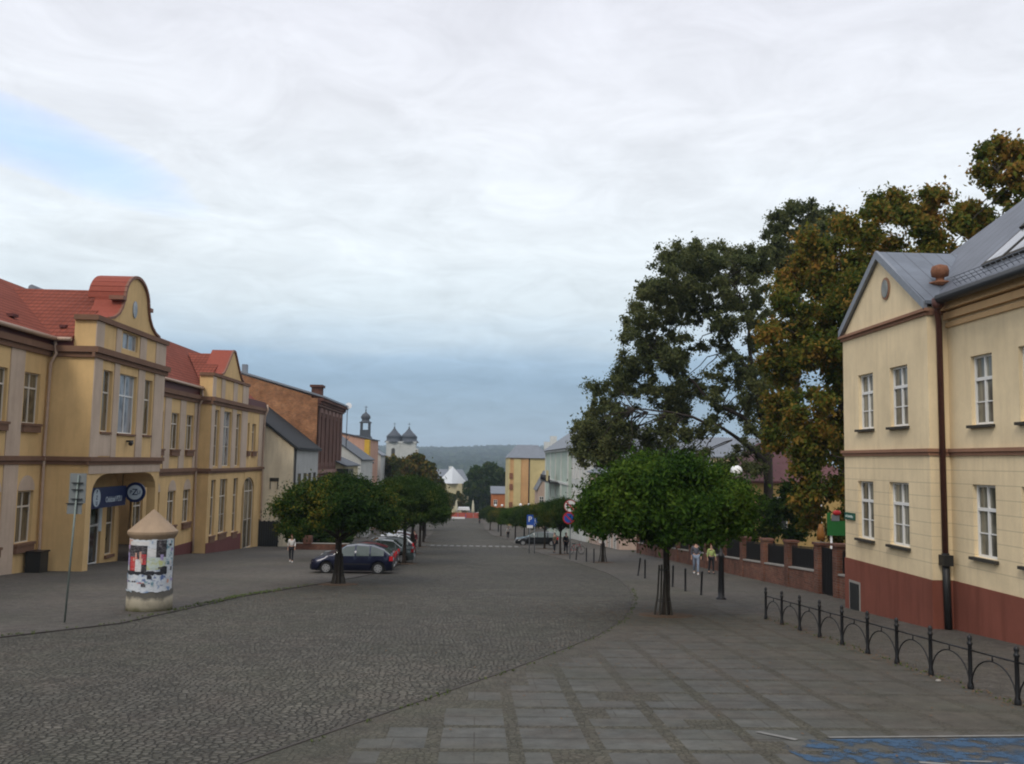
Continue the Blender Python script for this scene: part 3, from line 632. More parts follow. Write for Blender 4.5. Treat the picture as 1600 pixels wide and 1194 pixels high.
def coping(profile, x0, x1, th, mat):
    q = MB()
    for (a, b), (c_, d) in zip(profile, profile[1:]):
        nn = Vector((0, -(d-b), c_-a)); nn = nn.normalized()*th
        q.prism([(x0, a, b), (x0, c_, d), (x0, c_+nn.y, d+nn.z), (x0, a+nn.y, b+nn.z)], [(x1, a, b), (x1, c_, d), (x1, c_+nn.y, d+nn.z), (x1, a+nn.y, b+nn.z)])
    return q.build('coping', mat, B)
coping(arc, XB1-1.9, XB1-.001, .13, M['redmetal']); coping(prof[:6], XB1-1.5, XB1-.001, .1, M['redmetal']); coping(prof[-6:], XB1-1.5, XB1-.001, .1, M['redmetal'])
coping(arc, XB1+.001, XB1+.13, .15, M['browncap']); coping(prof[:6], XB1+.001, XB1+.12, .12, M['browncap']); coping(prof[-6:], XB1+.001, XB1+.12, .12, M['browncap'])
coping(pr2, XB2-1.6, XB2-.001, .12, M['redmetal']); coping(pr2, XB2+.001, XB2+.12, .14, M['browncap'])
q = MB(); q.box(XB1-.6, XB1+.16, 48.05, 48.54, 8.2, 8.42); q.build('shoulder_stone', M['browncap'], B); q = MB(); q.box(XB1-.6, XB1+.16, 52.06, 52.5, 8.2, 8.42); q.build('shoulder_stone', M['browncap'], B)
q = MB(); q.disc((XB1+.005, 50.1, 7.98), (1, 0, 0), (0, 0, 1), .48, .05, 18, .62); q.build('roundel_window', M['glass_sky'], B)
q = MB(); q.box(-26.3, -25.8, 52.2, 53.4, 8.9, 9.3); q.box(-26.4, -25.7, 52.0, 53.6, 9.3, 9.38); q.tube([(-26.05, 52.2, 9.45), (-26.05, 53.4, 9.45)], .2, 10); q.build('roof_vent', M['greymetal'], B)
for x, y, dy in ((-22.25, 40.3, .55), (-22.25, 42.4, .55), (-21.4, 45.9, .3)):
    q = MB(); q.box(x, x+.3, y, y+dy, 6.32, 6.46); q.build('snow_stop', M['fascia'], B)
q = MB(); q.tube([(-21.1, 24, 5.62), (-21.1, 45.2, 5.62)], .11); q.tube([(-21.1, 45.0, 5.62), (AD1, 45.0, 5.62)], .1); q.build('gutter', M['gutter'], B); q = MB(); q.tube([(e2+.08, 55.3, 4.9), (e2+.08, 66.9, 4.9)], .1); q.build('gutter', M['gutter'], B); q = MB(); q.tube([(e2+.08, 77.4, 4.9), (e2+.08, 83.8, 4.9)], .1); q.build('gutter', M['gutter'], B)
for x, y, zt, xx in ((X1+.13, 45.08, 5.5, 0), (X2+.12, 66.8, 4.8, 0), (X3+.12, 83.1, 4.7, 0)):
    q = MB(); zb = zg(y)+.15
    q.tube([(x+.2, y, zt), (x+.28, y, 4.9 if zt > 5 else 4.2), (x+.05, y, 4.4 if zt > 5 else 3.6), (x, y, .2), (x+.06, y, zb+1.0), (x+.06, y, zb)], .075); q.build('downpipe', M['gutter'], B)
q = MB(); q.box(XB1+.02, XB1+.35, 49.9, 50.05, .62, .72); q.disc((XB1+.3, 49.9, .6), (0, -.8, -.5), (0, 0, 1), .12, .16, 12); q.build('floodlight', M['black'], B)
# ---- signs on the bank
M['navy'] = plain('navy_sign', (.005, .012, .06), .35, var=.08); M['signwhite'] = plain('sign_white', (.42, .48, .52), .4, var=.05); M['signink'] = plain('sign_navy_ink', (.006, .015, .06), .4, var=.05)
def text(s, size, mat, parent, ori, pos, name='lettering', ext=.006, sx=1.):
    """ori: 3x3 columns = reading direction, up, towards viewer"""
    cu = bpy.data.curves.new(name, 'FONT'); cu.body = s; cu.size = size; cu.extrude = ext; cu.align_x = 'CENTER'; cu.align_y = 'CENTER'; cu.offset = size*.012
    to = bpy.data.objects.new(name, cu); COL.objects.link(to)
    dg = bpy.context.evaluated_depsgraph_get(); me = bpy.data.meshes.new_from_object(to.evaluated_get(dg)); bpy.data.objects.remove(to)
    mt = Matrix((ori[0], ori[1], ori[2])).transposed().to_4x4(); mt = Matrix.Translation(pos) @ mt @ Matrix.Diagonal((sx, 1, 1, 1)); me.transform(mt)
    if parent is not None and '_w' in parent.keys(): me.transform(Matrix.Translation(-Vector(parent['_w'])))
    me.materials.clear(); me.materials.append(mat); o = bpy.data.objects.new(name, me); COL.objects.link(o); o.parent = parent; return o
S = thing('fascia_sign', (-20.1, 50, -2.9), 'long navy blue board lettered Oddział PZU under the porch arch', 'sign')
q = MB(); q.box(-20.18, -20.06, 47.5, 52.3, -2.92, -1.82); q.build('board', M['navy'], S)
q = MB(); q.disc((-20.058, 48.35, -2.36), (1, 0, 0), (0, 0, 1), .47, .012, 24); q.build('emblem_disc', M['signwhite'], S)
text('P\nZ\nU', .3, M['signink'], S, ((0, 1, 0), (0, 0, 1), (1, 0, 0)), (-20.04, 48.35, -2.36), 'emblem_lettering')
text('Oddział PZU', .42, M['signwhite'], S, ((0, 1, 0), (0, 0, 1), (1, 0, 0)), (-20.045, 50.6, -2.52))
q = MB(); q.tube([(-20.12, 47.9, -1.83), (-20.12, 47.9, -1.1)], .02, 6); q.tube([(-20.12, 51.9, -1.83), (-20.12, 51.9, -1.1)], .02, 6); q.build('hanger', M['black'], S)
S = thing('round_sign', (-19.6, 52.4, -2.8), 'round navy sign with pale disc lettered PZU projecting from the porch', 'sign')
q = MB(); q.disc((-19.55, 52.4, -2.2), (0, -1, 0), (0, 0, 1), .57, .12, 32); q.build('rim', M['navy'], S)
q = MB(); q.disc((-19.55, 52.279, -2.2), (0, -1, 0), (0, 0, 1), .41, .02, 32); q.build('disc', M['signwhite'], S)
for s_, sz, dx, dz in (('P', .28, -.22, 0), ('Z', .50, 0, 0), ('U', .28, .22, 0)):
    text(s_, sz, M['signink'], S, ((1, 0, 0), (0, 0, 1), (0, -1, 0)), (-19.55+dx, 52.25, -2.2+dz))
q = MB(); q.tube([(-20.15, 52.38, -2.2), (-19.9, 52.38, -2.2)], .04, 8); q.build('bracket', M['greymetal'], S)
q = MB(); q.box(-21.29, -21.27, 51.75, 52.15, -4.4, -3.1)
tag(q.build('opening_hours_notice', M['signwhite'], loc=(-21.28, 51.95, -4.4)), 'white notice sheet stuck on the glazed bank door', 'notice')
# ================================================================== cream building (right)
B = thing('cream_gabled_building', (16, 24, zg(24)), 'cream two-storey building with brick-red plinth, grey metal roof and gabled wing', 'building')
XG, XM = 13.0, 13.6
FG, FM = FY(XG, -1), FY(XM, -1)
wall = MB()
gh = [(29.1, 30.25, 1.27, 3.12), (26.7, 27.88, 1.27, 3.14), (29.2, 30.4, -2.4, -.48), (26.76, 28.05, -2.4, -.46)]
facade(wall, FG, 25.45, 31.5, -3.18, 4.6, gh, .17)
mh = []
for k in range(5):
    a = 23.22-2.23*k; mh += [(a, a+1.05, 1.2, 3.1), (a, a+1.1, -2.38, -.43)]
facade(wall, FM, 10, 25.45, -3.18, 4.8, mh, .17)
for h in gh: window(FG, *h, B, M['white'], M['glass_r'], .66, 1, 1, .17, (.07, .09, .13), M['wood'], .065)
for h in mh: window(FM, *h, B, M['white'], M['glass_r'], .66, 1, 1, .17, (.07, .09, .13), M['wood'], .065)
wall.poly([(XG, 25.45, -3.18), (XM, 25.45, -3.18), (XM, 25.45, 4.7), (XG, 25.45, 4.7)])
wall.poly([(XG, 31.5, -5.2), (25.6, 31.5, -5.2), (25.6, 31.5, 4.8), (XG, 31.5, 4.8)]); wall.poly([(25.6, 31.5, -5.2), (25.6, 10, -5.2), (25.6, 10, 4.8), (25.6, 31.5, 4.8)])
wall.poly([(XM, 10, -5), (25.6, 10, -5), (25.6, 10, 4.8), (XM, 10, 4.8)])
wall.poly([(XG, 25.45, 4.6), (XG, 31.5, 4.6), (XG, 28.45, 6.85)])
wall.build('wall', M['cream'], B)
p = MB(); p.box(XG-.035, XM+.3, 25.415, 31.53, -5.4, -3.19); p.box(XM-.035, XM+.3, 10, 25.41, -5.2, -3.185); p.build('plinth', M['redplinth'], B)
c = MB()
def cm(F, a, b, z0, z1, o): c.fbox(F, a, b, -.01, o, z0, z1)
GXr = lambda u, n, z: (u, 25.45-n, z)
cm(FG, 25.40, 31.55, .36, .46, .05); cm(FG, 25.36, 31.6, .463, .56, .10); cm(FM, 10, 25.44, .36, .46, .05); cm(FM, 10, 25.43, .463, .56, .10)
cm(GXr, 13.0, 13.55, .36, .46, .05); cm(GXr, 13.0, 13.49, .463, .56, .10)
c.build('string_course', M['stringbrown'], B)
c = MB(); cm(FG, 25.38, 31.56, 4.45, 4.55, .06); cm(FG, 25.3, 31.62, 4.553, 4.64, .14); cm(GXr, 13.0, 13.53, 4.45, 4.64, .06)
c.build('gable_cornice', M['stringbrown'], B)
c = MB(); cm(FM, 10, 25.42, 4.08, 4.22, .07); cm(FM, 10, 25.38, 4.30, 4.50, .15); cm(FM, 10, 25.34, 4.553, 4.78, .27); c.build('eaves_moulding', M['orange_trim'], B)
r = MB(); sl = .89; xr_ = 19.7; zr = 4.87+sl*(xr_-13.2)
hipy = 31.8-.85*(xr_-13.2)
r.poly([(13.2, 9.7, 4.87), (13.2, 31.8, 4.87), (xr_, hipy, zr), (xr_, 9.7, zr)]); r.poly([(xr_, 9.7, zr), (xr_, hipy, zr), (26, 31.8, 4.87), (26, 9.7, 4.87)])
r.build('main_roof', M['seam_y'], B)
r = MB(); r.poly([(13.2, 31.8, 4.87), (26, 31.8, 4.87), (xr_, hipy, zr)])
yr, zt = 28.45, 7.03
r.prism([(12.9, yr, zt), (12.9, 25.3, 4.86), (12.9, 25.3, 4.76), (12.9, yr, zt-.1)], [(15.9, yr, zt), (13.35, 25.3, 4.86), (13.35, 25.3, 4.76), (15.9, yr, zt-.1)])
r.prism([(12.9, yr, zt-.1), (12.9, 31.55, 4.76), (12.9, 31.55, 4.86), (12.9, yr, zt)], [(15.9, yr, zt-.1), (13.35, 31.55, 4.76), (13.35, 31.55, 4.86), (15.9, yr, zt)])
r.build('gable_roof', M['seam_x'], B)
q = MB()
for s_ in (-1, 1):
    ye = yr+s_*3.12
    q.prism([(12.86, yr, zt+.03), (12.86, ye, 4.84), (12.86, ye, 4.58), (12.86, yr, zt-.24)], [(12.96, yr, zt+.03), (12.96, ye, 4.84), (12.96, ye, 4.58), (12.96, yr, zt-.24)])
q.build('bargeboard', M['greymetal'], B)
q = MB(); q.tube([(13.1, 9.7, 4.82), (13.1, 24.95, 4.82)], .15, 8); q.build('gutter', M['black'], B)
q = MB(); q.tube([(13.1, 24.9, 4.8), (13.1, 25.05, 4.5), (13.28, 25.3, 4.2), (13.30, 25.28, -2.4)], .085, 10); q.lathe((13.1, 24.98, 4.55), [(.1, 0), (.17, .1), (.17, .3)], 10); q.build('downpipe', M['rustpipe'], B)
q = MB(); q.tube([(13.30, 25.28, -2.41), (13.32, 25.24, -4.5)], .105, 10); q.box(13.16, 13.44, 25.1, 25.4, -2.75, -2.45); q.build('downpipe_foot', M['black'], B)
q = MB(); q.disc((12.985, 28.0, 5.72), (-1, 0, 0), (0, 0, 1), .36, .03, 24, .8); o = q.build('round_window', M['stringbrown'], B)
q = MB(); q.disc((12.95, 28.0, 5.72), (-1, 0, 0), (0, 0, 1), .29, .012, 24, .8); q.build('glass_pane', M['glass_r'], o)
q = MB(); q.lathe((13.9, 26.35, 5.35), [(.06, 0), (.10, .12), (.34, .22), (.34, .26), (.12, .32), (.12, .42), (.24, .46), (.26, .62), (.22, .76), (.05, .82)], 14); q.build('roof_cowl', M['rust'], B)
q = MB()
def rp(x, y_, o_=0): return (x-o_*.7, y_, 4.87+sl*(x-13.2)+o_*.7)
SKY = (23.2, 22.1, 19.6, 18.5)
for y in SKY:
    q = MB()
    q.prism([rp(14.0, y), rp(14.0, y+.98), rp(15.25, y+.98), rp(15.25, y)], [rp(14.0, y, .12), rp(14.0, y+.98, .12), rp(15.25, y+.98, .12), rp(15.25, y, .12)])
    q.prism([rp(15.2, y-.03), rp(15.2, y+1.01), rp(15.45, y+1.01), rp(15.45, y-.03)], [rp(15.2, y-.03, .2), rp(15.2, y+1.01, .2), rp(15.45, y+1.01, .2), rp(15.45, y-.03, .2)])
    o = q.build('skylight', M['wood'], B)
    q = MB(); q.poly([rp(14.1, y+.1, .125), rp(14.1, y+.88, .125), rp(15.15, y+.88, .125), rp(15.15, y+.1, .125)]); q.build('skylight_glass', M['glass_sky'], o)
q = MB()
for o_ in (.12, .22, .32): q.tube([rp(13.55, 10, o_), rp(13.55, 24.7, o_)], .012, 5)
for k in range(60): q.tube([rp(13.55, 10+k*.25, .02), rp(13.55, 10+k*.25, .33)], .01, 4)
q.build('snow_guard', M['greymetal'], B)
q = MB(); q.box(12.955, 12.985, 30.25, 31.15, -4.95, -3.9); q.build('cellar_hatch_frame', M['concrete'], B)
q = MB(); q.box(12.93, 12.954, 30.35, 31.05, -4.95, -3.98); q.build('cellar_hatch', M['darkbox'], B)
M['greenplate'] = plain('green_enamel', (.02, .10, .07), .35); M['paleplate'] = plain('pale_lettering', (.5, .6, .55), .5)
S = thing('street_name_plate', (12.97, 31.0, -1.8), 'small dark green street name plate on the cream gable corner', 'sign')
q = MB(); q.box(12.945, 12.99, 30.62, 31.44, -1.84, -1.60); q.build('plate', M['greenplate'], S)
text('ul. Lubelska', .13, M['paleplate'], S, ((0, -1, 0), (0, 0, 1), (-1, 0, 0)), (12.94, 31.03, -1.73))
# ================================================================== railing with arches
RL = thing('arched_railing', (9.0, 21, zg(21)), 'low black iron railing with round arches in front of the cream building', 'railing')
n_ = 12; ya, yb = 12.1, 27.5; ps = [27.5-1.4*k for k in range(n_)]
for k, y in enumerate(ps):
    q = MB(); x = 8.85+(27.5-y)*.012; z = zg(y)
    q.lathe((x, y, z), [(.055, 0), (.06, .03), (.05, .10), (.038, .14), (.036, .78), (.05, .80), (.05, .83), (.028, .85), (.045, .90), (.035, .95), (.001, .975)], 10)
    q.build('post', M['iron'], RL)
q = MB()
for a, b in zip(ps, ps[1:]):
    xa, xb = 8.85+(27.5-a)*.012, 8.85+(27.5-b)*.012; za, zb = zg(a), zg(b)
    q.tube([(xa, a, za+.70), (xb, b, zb+.70)], .016, 6)
q.build('top_rail', M['iron'], RL)
for a, b in zip(ps, ps[1:]):
    q = MB(); pts = []
    for i in range(15):
        th = math.pi*i/14; s_ = .5-.47*math.cos(th); y = a+(b-a)*s_
        pts.append((8.85+(27.5-y)*.012, y, zg(y)+.10+.50*math.sin(th)))
    q.tube(pts, .014, 6); mid = pts[7]; q.tube([mid, (mid[0], mid[1], mid[2]+.1)], .014, 6)
    q.build('arch_bar', M['iron'], RL)
# ================================================================== brick garden wall
GW = thing('brick_garden_wall', (14.4, 50, zg(50)), 'low brick wall with tall brick piers and black fence panels running down the street', 'wall')
FW = FY(14.3, -1)
piers = [32.3, 35.6, 37.6, 41.3, 44.8, 48.4, 52.2, 56.2, 60.2, 64.2, 68.2, 72.2, 76.2, 80.2]
for i, y in enumerate(piers):
    q = MB(); z = zg(y); q.fbox(FW, y-.24, y+.24, -.42, .06, z-.4, z+2.02); q.fbox(FW, y-.30, y+.30, -.48, .12, z+2.02, z+2.12); q.build('pier', [M['brick_w']], GW)
for i, (a, b) in enumerate(zip(piers, piers[1:])):
    a2, b2 = a+.242, b-.242; za, zb = zg(a2), zg(b2)
    F = FW
    if (a, b) == (35.6, 37.6):
        q = MB(); q.fbox(F, a2, b2, -.15, -.10, zb+.05, zb+1.95)
        for k in range(9): y = a2+.1+k*.165; q.fbox(F, y, y+.03, -.10, -.07, zb+.1, zb+1.95)
        q.build('gate', M['iron'], GW); continue
    q = MB(); q.hexa([F(a2,-.3,za-.5), F(b2,-.3,zb-.5), F(b2,0,zb-.5), F(a2,0,za-.5), F(a2,-.3,za+.88), F(b2,-.3,zb+.88), F(b2,0,zb+.88), F(a2,0,za+.88)]); lw = q.build('low_wall', M['brick_w'], GW)
    q = MB(); q.hexa([F(a2,-.34,za+.881), F(b2,-.34,zb+.881), F(b2,.04,zb+.881), F(a2,.04,za+.881), F(a2,-.34,za+.95), F(b2,-.34,zb+.95), F(b2,.04,zb+.95), F(a2,.04,za+.95)]); q.build('coping', M['concrete'], lw)
    q = MB(); q.hexa([F(a2,-.20,za+1.0), F(b2,-.20,zb+1.0), F(b2,-.16,zb+1.0), F(a2,-.16,za+1.0), F(a2,-.20,za+1.80), F(b2,-.20,zb+1.80), F(b2,-.16,zb+1.80), F(a2,-.16,za+1.80)])
    k = a2+.08
    while k < b2-.05:
        z = zg(k); q.fbox(F, k, k+.05, -.16, -.13, z+.96, z+1.9); k += .17
    q.build('fence_panel', M['iron'], GW)
# ================================================================== people
def skin_mesh(name, joints, edges, mat, parent, sub=1, origin=(0,0,0)):
    me = bpy.data.meshes.new(name); me.from_pydata([j[0] for j in joints], edges, []); o = bpy.data.objects.new(name, me); COL.objects.link(o)
    sk = o.modifiers.new('s', 'SKIN'); sk.use_smooth_shade = True
    for i, j in enumerate(joints):
        r_ = j[1]; me.skin_vertices[0].data[i].radius = r_ if hasattr(r_, '__len__') else (r_, r_)
        me.skin_vertices[0].data[i].use_root = (i == 0)
    ss = o.modifiers.new('u', 'SUBSURF'); ss.levels = sub; ss.render_levels = sub
    dg = bpy.context.evaluated_depsgraph_get(); nm = bpy.data.meshes.new_from_object(o.evaluated_get(dg)); nm.name = name
    bpy.data.objects.remove(o); nm.materials.clear(); nm.materials.append(mat)
    o2 = bpy.data.objects.new(name, nm); COL.objects.link(o2); o2.parent = parent; return o2
def cloth(name, c): return plain(name, c, .85, var=.15, scale=12)
def person(loc, label, H=1.75, face=0., stride=.25, top=None, trouser=None, shoes=None, hair=None, bag=None, long_hair=False, woman=False, group=None, bent=.25, midriff=False, tip=0.):
    """face: heading, 0 = towards the camera (-Y)"""
    o = thing('person', loc, label, 'person', group, face, world=False)
    s = H/1.75; J = lambda x, y, z: (x*s, y*s, z*s)
    sh = .185 if not woman else .165; hp = .095
    st = stride
    body = [(J(0,0,.98), .12*s), (J(0,.01,1.15), .115*s), (J(0,.01,1.34), (.14*s, .10*s)), (J(0,.0,1.47), .055*s), (J(0,-.01,1.56), (.065*s, .075*s)), (J(0,-.015,1.65), (.075*s, .09*s)), (J(0,0,1.73), .045*s),
            (J(sh,0,1.42), .05*s), (J(-sh,0,1.42), .05*s), (J(sh+.05,.04,1.15), .038*s), (J(-sh-.05,.04,1.15), .038*s), (J(sh+.06,-.05-bent*.3,.93+bent*.1), .027*s), (J(-sh-.06,-.05+.08,.92), .027*s),
            (J(hp,0,.92), .085*s), (J(-hp,0,.92), .085*s), (J(hp,-st*.35,.50), .055*s), (J(-hp,st*.15,.50), .055*s), (J(hp,-st*.45,.09), .036*s), (J(-hp,st*.75,.12), .036*s), (J(hp,-st*.45-.13,.035), .03*s), (J(-hp,st*.75-.12,.04), .03*s)]
    E_ = [(0,1),(1,2),(2,3),(3,4),(4,5),(5,6),(2,7),(2,8),(7,9),(8,10),(9,11),(10,12),(0,13),(0,14),(13,15),(14,16),(15,17),(16,18),(17,19),(18,20)]
    hb = len(body)
    for sd_, wi in ((1, 11), (-1, 12)):
        wx, wy, wz = [q/s for q in body[wi][0]]
        body.append((J(wx, wy-.02, wz-.06), (.034*s, .016*s))); pi_ = len(body)-1; E_.append((wi, pi_))
        for k in range(4):
            fx = wx+(k-1.5)*.017; ln = (.07, .08, .075, .058)[k]
            body.append((J(fx, wy-.03, wz-.10), .0085*s)); a_ = len(body)-1; E_.append((pi_, a_))
            body.append((J(fx, wy-.045, wz-.10-ln), .007*s)); E_.append((a_, a_+1))
        body.append((J(wx-sd_*.045, wy-.045, wz-.085), .009*s)); E_.append((pi_, len(body)-1))
    skin_mesh('body', body, E_, M['skinc'], o)
    up_ = [0, 1, 2, 7, 8, 9, 10, 11, 12]; mp_ = {a: i for i, a in enumerate([0, 1, 2, 7, 8, 9, 10, 11, 12])}
    k = 1.22
    tj = []
    for a in up_:
        p_, r_ = body[a]; r_ = r_ if hasattr(r_, '__len__') else (r_, r_)
        if a in (11, 12): q_ = Vector(p_)*1.0; q_.z += .05*s; p_ = tuple(q_); k2 = 1.35
        else: k2 = k
        tj.append((p_, (r_[0]*k2+.008, r_[1]*k2+.008)))
    te = [(mp_[a], mp_[b]) for a, b in [(0,1),(1,2),(2,7),(2,8),(7,9),(8,10),(9,11),(10,12)]]
    skin_mesh('jacket' if not woman else 'top', tj, te, top, o)
    li = [0, 13, 14, 15, 16, 17, 18]; mp_ = {a: i for i, a in enumerate(li)}; lj = []
    for a in li:
        p_, r_ = body[a]; kk = 1.12 if woman else (1.3 if a < 17 else 1.5)
        lj.append((p_ if a < 17 else (p_[0], p_[1], p_[2]+.02), r_*kk+.005))
    skin_mesh('trousers', lj, [(mp_[a], mp_[b]) for a, b in [(0,13),(0,14),(13,15),(14,16),(15,17),(16,18)]], trouser, o)
    q = MB()
    for a, b in ((17, 19), (18, 20)):
        pa, pb = Vector(body[a][0]), Vector(body[b][0]); z0 = min(pa.z, pb.z)-.02
        q.tube([(pa.x, pa.y+.05, pb.z+.01), (pa.x, pa.y-.02, pb.z+.015), (pb.x, pb.y, pb.z), (pb.x, pb.y-.04, pb.z-.008)], [.038*s, .048*s, .046*s, .02*s], 8)
    q.build('shoes', shoes, o)
    q = MB(); q.ball(J(0, .012, 1.665), .098*s, 12, 8, (.86, 1.0, 1.08))
    if long_hair: q.tube([J(0,.06,1.66), J(0,.085,1.5), J(0,.09,1.36)], [.085*s, .075*s, .04*s], 8)
    v = [p_ for p_ in q.v]; q.v = [(a, b if b > -.045*s or c_ > 1.70*s else b+.05*s, c_) for a, b, c_ in v]
    q.build('hair', hair, o)
    q = MB()
    for sx in (-1, 1): q.ball(J(sx*.03, -.093, 1.645), .010*s, 6, 4)
    q.build('eyes', M['black'], o)
    if bag: 
        q = MB(); q.box(*[x*s for x in bag]); q.build('bag', M['black'], o)
    return o
C = {k: cloth(k, v) for k, v in {'white_cotton': (.55, .53, .50), 'black_denim': (.012, .012, .016), 'pale_denim': (.20, .24, .31), 'grey_fleece': (.085, .088, .11), 'dark_cloth': (.02, .021, .026), 'lime_vest': (.38, .46, .16), 'auburn_hair': (.11, .028, .015), 'brown_hair': (.03, .018, .012), 'white_leather': (.6, .6, .58), 'dark_red_cloth': (.10, .02, .03), 'khaki_cloth': (.13, .12, .08), 'blond_hair': (.30, .19, .09), 'teal_cloth': (.03, .07, .075)}.items()}
def at_g(x, y): return (x, y, zg(y)+.01)
person(at_g(-11.42, 56.5), 'woman with auburn hair in white top and black trousers walking towards the camera', 1.68, R(5), .35, C['white_cotton'], C['black_denim'], C['white_leather'], C['auburn_hair'], None, True, True)
person(at_g(12.15, 49.8), 'man in grey hooded top and pale jeans walking by the brick wall', 1.84, R(-12), .5, C['grey_fleece'], C['pale_denim'], C['white_leather'], C['brown_hair'], (.2, .34, -.1, .15, .75, 1.05))
person(at_g(13.15, 50.4), 'person in lime vest and dark trousers partly behind the lamp post', 1.66, R(8), .2, C['lime_vest'], C['dark_cloth'], C['dark_cloth'], C['auburn_hair'], None, True, True)
person(at_g(7.55, 76.5), 'person in dark clothes standing beside the bicycle under the no-entry signs', 1.75, R(30), .1, C['dark_cloth'], C['black_denim'], C['dark_cloth'], C['brown_hair'])
person(at_g(6.75, 78.5), 'person in pale jacket standing left of the parked bicycle', 1.70, R(-60), .1, C['khaki_cloth'], C['dark_cloth'], C['dark_cloth'], C['brown_hair'])
person(at_g(4.3, 125), 'far pedestrian in white top among the right-hand trees', 1.7, 0, .3, C['white_cotton'], C['dark_cloth'], C['dark_cloth'], C['brown_hair'])
person(at_g(.55, 205), 'tiny dark pedestrian far down the middle of the street', 1.75, 0, .4, C['dark_cloth'], C['dark_cloth'], C['dark_cloth'], C['brown_hair'])
person(at_g(-5.35, 78), 'person in dark red behind the left row of tree trunks', 1.7, 0, .2, C['dark_red_cloth'], C['dark_cloth'], C['dark_cloth'], C['brown_hair'])
# ================================================================== poster column
PC = thing('advertising_column', (-9.9, 28.1, zg(28.1)), 'round concrete poster column with conical cap, covered in torn posters', 'advertising column', world=False); PC.scale = (.91, .91, .94)
t = NT('stained_concrete'); n1 = t.noise(1.6, 7, .7, t.tc.outputs['Object']); sp = t.N('ShaderNodeSeparateXYZ', {0: t.tc.outputs['Object']})
g_ = t.math('ADD', sp.outputs[2], t.math('MULTIPLY', t.math('SUBTRACT', n1, .5), .5))
a = t.mix(t.mapr(g_, .40, .52), (.34, .30, .22), (.075, .07, .06)); a = t.mix(t.mapr(g_, .02, .18, 1, 0), a, (.12, .115, .05)); a = t.mix(t.math('MULTIPLY', t.mapr(n1, .52, .7), .6), a, (.13, .115, .085))
t.col(a); t.rough(.95); t.bump(n1, .3, .02); M['colconc'] = t.m
M['cap'] = plain('tan_sheet_cap', (.29, .205, .13), .7, var=.2, scale=3); M['gum'] = plain('dark_wet_paper', (.03, .03, .035), .7, var=.5, scale=10)
q = MB(); q.lathe((0, 0, 0), [(.73, -.1), (.73, .66), (.70, .66), (.70, 2.45)], 40); q.build('shaft', M['colconc'], PC)
q = MB(); q.lathe((0, 0, 0), [(.70, 2.30), (.77, 2.40), (.80, 2.46), (.80, 2.53), (.02, 3.22), (.001, 3.225)], 40, False); q.build('cap', M['cap'], PC)
def paper(name, c1, c2, scale, thr=.5):
    t = NT(name); n1 = t.noise(scale, 3, .6, t.tc.outputs['Object'])
    mp_ = t.N('ShaderNodeMapping', {'Vector': t.tc.outputs['Object'], 'Scale': (2, 2, 22)}); n2 = t.noise(scale*.7, 3, .7, mp_.outputs[0])
    a = t.mix(t.mapr(n1, thr-.06, thr+.06), c1, c2); a = t.mix(t.math('MULTIPLY', t.mapr(n2, .56, .6), .5), a, sc3(c1, .35) if sum(c1) > .9 else (.5, .5, .48)); t.col(a); t.rough(.55); return t.m
def poster(a0, a1, z0, z1, mat, r_=.706, label=None, torn=.0):
    q = MB(); n = max(3, int((a1-a0)/6)); 
    b = [(a0+(a1-a0)*i/n) for i in range(n+1)]
    pts = []
    rnd = random.Random(int(a0*7+z0*100))
    for i, an in enumerate(b):
        th = R(an-90); x, y = math.cos(th), math.sin(th); j0, j1 = rnd.uniform(-torn, torn), rnd.uniform(-torn, torn)
        pts.append(((x*r_, y*r_, z0+j0), (x*r_, y*r_, z1+j1), (x*(r_+.004), y*(r_+.004), z0+j0), (x*(r_+.004), y*(r_+.004), z1+j1)))
    for p0, p1 in zip(pts, pts[1:]): q.hexa([p0[0], p1[0], p1[2], p0[2], p0[1], p1[1], p1[3], p0[3]])
    o = q.build('poster', mat, PC)
    if label: o['label'] = label
    return o
PW = paper('white_bill', (.62, .64, .66), (.16, .26, .42), 5, .62); PB = paper('blue_bill', (.05, .10, .26), (.58, .62, .66), 6, .46); PK = paper('black_bill', (.025, .02, .025), (.12, .10, .11), 6, .6)
PL = paper('lilac_bill', (.36, .30, .50), (.6, .55, .62), 4, .6); PY = paper('yellow_green_bill', (.52, .58, .52), (.50, .52, .24), 5, .55); PT = paper('teal_bill', (.10, .22, .28), (.55, .62, .62), 7, .5); PR = paper('red_bill', (.50, .04, .04), (.30, .02, .03), 5, .6)
SK = paper('skin_tone_bill', (.62, .36, .28), (.55, .28, .2), 4, .6); WH = paper('plain_white_bill', (.66, .64, .62), (.55, .5, .5), 4, .6)
poster(-95, 90, .68, 2.30, PW, .704, 'layer of torn white bills', .03)
poster(-74, -50, 1.48, 2.12, PL, .709); poster(-60, -38, 1.95, 2.28, SK, .7085)
poster(-48, 12, 2.12, 2.24, WH, .7095); poster(-50, 8, 1.28, 2.11, PK, .711, 'black poster with dancers in red and white')
poster(-45, -18, 1.32, 1.75, PR, .716); poster(-8, 6, 1.52, 1.84, PR, .716); poster(-24, -6, 1.30, 1.68, WH, .7175)
for a_, z0, z1 in ((-32, 1.62, 1.72), (-25, 1.70, 1.88), (-12, 1.66, 1.92), (-8, 1.56, 1.7)): poster(a_, a_+5, z0, z1, SK, .720)
poster(8, 30, 1.76, 2.02, WH, .712); poster(8, 24, 1.36, 1.74, PY, .714); poster(20, 56, 1.36, 1.72, PY, .713)
poster(30, 58, 1.74, 2.28, PK, .712, 'black concert bill'); poster(58, 86, 1.5, 2.26, PT, .711)
poster(-80, 60, 1.20, 1.30, M['gum'], .7155, None, .03); poster(42, 62, 1.24, 1.44, M['gum'], .7165, None, .03)
